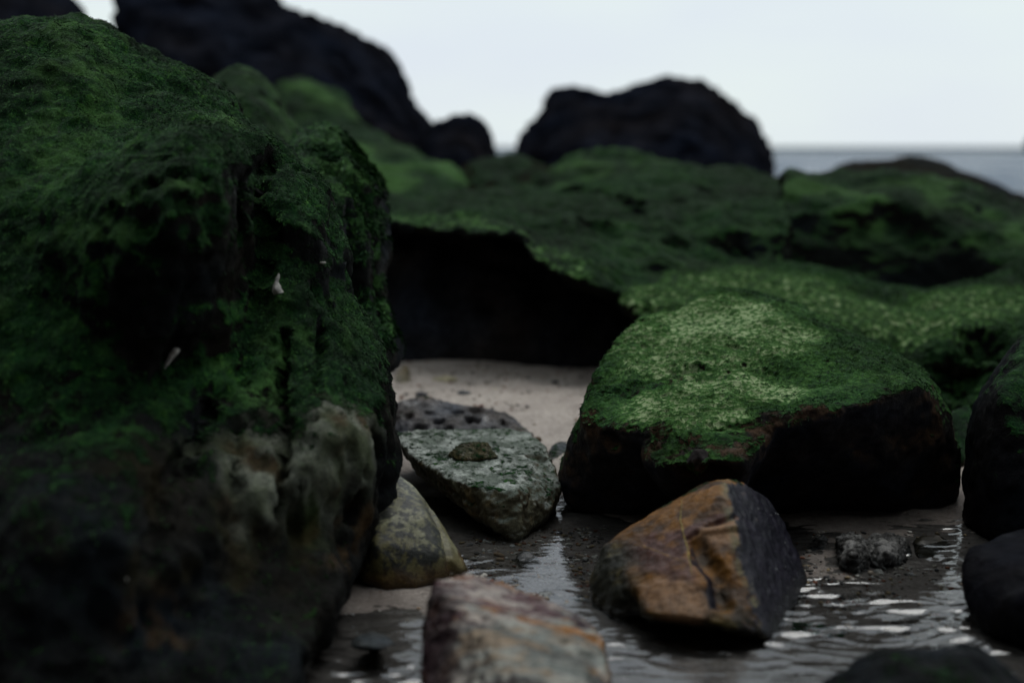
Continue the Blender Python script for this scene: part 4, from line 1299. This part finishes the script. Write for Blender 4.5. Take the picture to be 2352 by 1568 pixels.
PEB = [(1020, 872, 30, 7, (0.30, 0.27, 0.18), 'flat cream pebble on the sand, farthest from the camera'),
       (1065, 903, 17, 8, (0.08, 0.085, 0.09), 'dark grey pebble on the sand behind the pitted stone'),
       (1135, 897, 13, 5, (0.32, 0.29, 0.20), 'small cream pebble on the sand right of the dark grey one'),
       (1160, 892, 6, 5, (0.12, 0.03, 0.02), 'tiny red pebble on the sand beside the small cream pebble'),
       (1106, 932, 5, 4, (0.14, 0.04, 0.03), 'tiny red pebble on the sand just above the pitted stone'),
       (1258, 900, 7, 4, (0.12, 0.05, 0.035), 'tiny reddish pebble on the sand near the focused boulder'),
       (968, 905, 15, 6, (0.045, 0.045, 0.055), 'small bluish dark pebble at the crest of the pitted stone'),
       (1275, 876, 9, 4, (0.06, 0.06, 0.06), 'small dark pebble on the sand at the left edge of the focused boulder'),
       (1235, 1008, 10, 6, (0.10, 0.07, 0.045), 'small brown pebble on the sand by the end of the pitted stone')]


def pebble_mesh(name, rx, ry, rz, seed, col):
    bm = bmesh.new()
    bmesh.ops.create_icosphere(bm, subdivisions=3, radius=1.0)
    me = bpy.data.meshes.new(name)
    bm.to_mesh(me)
    bm.free()
    B = Body(me)
    rs = np.random.RandomState(seed)
    B.co *= (1 + 0.28 * fbm(B.co, 0.9, 3, seed))[:, None]
    B.co *= np.array([rx, ry, rz])
    B.sync()
    B.col = np.asarray(col)[None] * (1 + 0.5 * fbm(B.co / max(rx, ry), 3, 3, seed))[:, None]
    return B


for k, (u, v, ru, rv, c, lab) in enumerate(PEB):
    g = G(u, v + rv * 0.5, 0.0)
    zz = float(sand_z(np.array([g[0]]), np.array([g[1]]))[0])
    g = G(u, v + rv * 0.5, zz)
    s = g[1] / FPX
    B = pebble_mesh('pebble', ru * s, ru * s * 0.8, max(rv * s * 1.1, 0.35 * ru * s), 200 + k, c)
    B.rough[:] = 0.6
    o = finish(B, 'pebble', M_STONE, (0, 0, 0))
    o.location = (g[0], g[1], zz + rv * s * 0.35)
    tag(o, lab, 'pebble')

# shell and coral fragments washed into the stream
rs = np.random.RandomState(5)
SHELL = []
for k in range(6):
    bm = bmesh.new()
    bmesh.ops.create_icosphere(bm, subdivisions=2, radius=1.0)
    for vtx in bm.verts:
        x, y, z = vtx.co
        vtx.co = (x, y * (0.6 + 0.25 * x), 0.22 * z + 0.35 * (1 - x * x - y * y) if k % 2 else 0.35 * z)
    me = bpy.data.meshes.new('shell_fragment')
    bm.to_mesh(me)
    bm.free()
    B = Body(me)
    B.co *= (1 + 0.35 * fbm(B.co, 1.1, 3, 40 + k))[:, None]
    base = [(0.42, 0.40, 0.37), (0.5, 0.47, 0.42), (0.30, 0.24, 0.19), (0.26, 0.25, 0.25), (0.38, 0.27, 0.18), (0.45, 0.44, 0.43)][k]
    B.sync()
    B.col = np.asarray(base)[None] * (1 + 0.5 * fbm(B.co, 2, 3, k))[:, None]
    o = finish(B, 'shell_fragment', M_STONE, (0, 0, 0))
    SHELL.append(o.data)
    bpy.data.objects.remove(o)
n_ = 0
while n_ < 110:
    zone = rs.rand()
    lab_, grp_ = (('tiny pale shell fragment in the stream between the flat stone and brown stone', 'shell fragments left of the brown stone') if zone < 0.5 else
                  ('tiny pale shell fragment on the wet sand around the coral lump', 'shell fragments near the coral lump') if zone < 0.85 else
                  ('tiny pale shell fragment in the water left of the banded stone', 'shell fragments left of the banded stone'))
    if zone < 0.5:
        u, v = rs.uniform(1060, 1370), rs.uniform(1225, 1420)
    elif zone < 0.85:
        u, v = rs.uniform(1840, 2230), rs.uniform(1290, 1420)
    else:
        u, v = rs.uniform(780, 1000), rs.uniform(1380, 1560)
    g = G(u, v, 0)
    if fbm(np.array([[g[0], g[1], 0.0]]), 7, 2, 3)[0] < rs.uniform(-0.5, 0.15):
        continue
    zz = float(sand_z(np.array([g[0]]), np.array([g[1]]))[0])
    o = bpy.data.objects.new('shell_fragment', SHELL[rs.randint(6)])
    COL.objects.link(o)
    s = 0.0022 + 0.0055 * rs.rand() ** 2.2
    o.scale = (s, s, s)
    o.location = (g[0], g[1], zz + 0.15 * s)
    o.rotation_euler = (rs.normal() * 0.35, rs.normal() * 0.35, rs.rand() * 6.28)
    tag(o, lab_, 'shell', grp_)
    n_ += 1

# grit too small to count
rs = np.random.RandomState(9)
bm = bmesh.new()
bmesh.ops.create_icosphere(bm, subdivisions=1, radius=1.0)
gv = np.array([v.co[:] for v in bm.verts])
gf = np.array([[v.index for v in f.verts] for f in bm.faces])
bm.free()
GN = 3600
uu, vv = [], []
while len(uu) < GN:
    k = rs.rand()
    if k < 0.33:
        u, v = rs.uniform(900, 1360), rs.uniform(860, 1010)
    elif k < 0.75:
        u, v = rs.uniform(1000, 1400), rs.uniform(1200, 1380)
    else:
        u, v = rs.uniform(1830, 2230), rs.uniform(1220, 1440)
    g = G(u, v, 0)
    if fbm(np.array([[g[0], g[1], 0.0]]), 9, 3, 8)[0] > rs.uniform(-0.25, 0.3):
        uu.append(g[0])
        vv.append(g[1])
uu, vv = np.array(uu), np.array(vv)
gz = sand_z(uu, vv)
sz = 0.0008 + 0.0042 * rs.rand(GN) ** 4
ang = rs.rand(GN) * 6.28
loc = gv[None] * (1 + 0.3 * rs.normal(size=(GN, len(gv), 1))) * (sz[:, None, None] * np.stack([np.ones(GN), 0.5 + 0.5 * rs.rand(GN), 0.3 + 0.4 * rs.rand(GN)], 1)[:, None, :])
ca, sa = np.cos(ang)[:, None], np.sin(ang)[:, None]
V = np.stack([loc[:, :, 0] * ca - loc[:, :, 1] * sa + uu[:, None], loc[:, :, 0] * sa + loc[:, :, 1] * ca + vv[:, None], loc[:, :, 2] + gz[:, None] + 0.0005], 2)
F = (gf[None] + (np.arange(GN) * len(gv))[:, None, None]).reshape(-1, 3).astype(np.int32)
me = bpy.data.meshes.new('gravel')
me.vertices.add(GN * len(gv))
me.vertices.foreach_set('co', V.astype(np.float32).ravel())
me.loops.add(F.size)
me.polygons.add(len(F))
me.polygons.foreach_set('loop_start', np.arange(len(F), dtype=np.int32) * 3)
me.loops.foreach_set('vertex_index', F.ravel())
me.update()
Bg = Body(me)
pal = np.array([(0.05, 0.048, 0.048), (0.30, 0.27, 0.23), (0.40, 0.38, 0.35), (0.15, 0.06, 0.035), (0.11, 0.10, 0.09), (0.20, 0.15, 0.09)])
Bg.col = np.repeat(pal[rs.randint(6, size=GN)], len(gv), 0)
gravel = finish(Bg, 'gravel', M_STONE, (0, 0, 0))
tag(gravel, 'fine gravel and shell grit strewn over the sand', 'gravel', kind='stuff')

# bits of white coral caught on the left boulder
def coral_bit(uv, seed, pts, label, r):
    h = LEFT_HITS[uv]
    bm = bmesh.new()
    sc_ = h[0][1] / FPX
    right = np.array([1, 0, 0.0])
    upv = np.array([0, sp, cp])
    for a, b in zip(pts[:-1], pts[1:]):
        ring = []
        for q in (a, b):
            c = h[0] + h[1] * 0.003 + right * q[0] * sc_ - upv * q[1] * sc_
            rr = q[2] * sc_
            for k in range(8):
                t = k * math.pi / 4
                ring.append(c + right * math.cos(t) * rr + upv * math.sin(t) * rr * 0.8)
                ring.append(c + h[1] * rr * 0.8)
                ring.append(c - h[1] * rr * 0.8)
        hull_bm(bm, ring)
    B = Body(remesh(bm, 0.0012)).smooth(2, False).sync()
    B.push(0.0012 * fbm(B.co, 160, 3, seed)).sync()
    B.col = np.tile(np.array([0.52, 0.50, 0.47]), (len(B.co), 1)) * (1 + 0.3 * fbm(B.co, 120, 3, seed))[:, None]
    o = finish(B, 'coral_fragment', M_STONE)
    tag(o, label, 'coral')


coral_bit((640, 665), 3, [(3, -32, 4), (-3, -12, 7), (0, 8, 15), (10, 22, 8), (16, 26, 4)], 'white coral fragment stuck upright on the flank of the huge left boulder', 1)
coral_bit((390, 822), 4, [(14, -18, 11), (2, -4, 9), (-14, 22, 5)], 'pale elongated coral fragment lodged in the hollow of the huge left boulder', 1)
coral_bit((738, 605), 5, [(-7, 0, 4), (6, 0, 5)], 'tiny pale shell stuck near the right edge of the huge left boulder', 1)
coral_bit((287, 1330), 6, [(-3, -5, 4), (3, 6, 5)], 'tiny white speck of coral low on the dark front of the left boulder', 1)
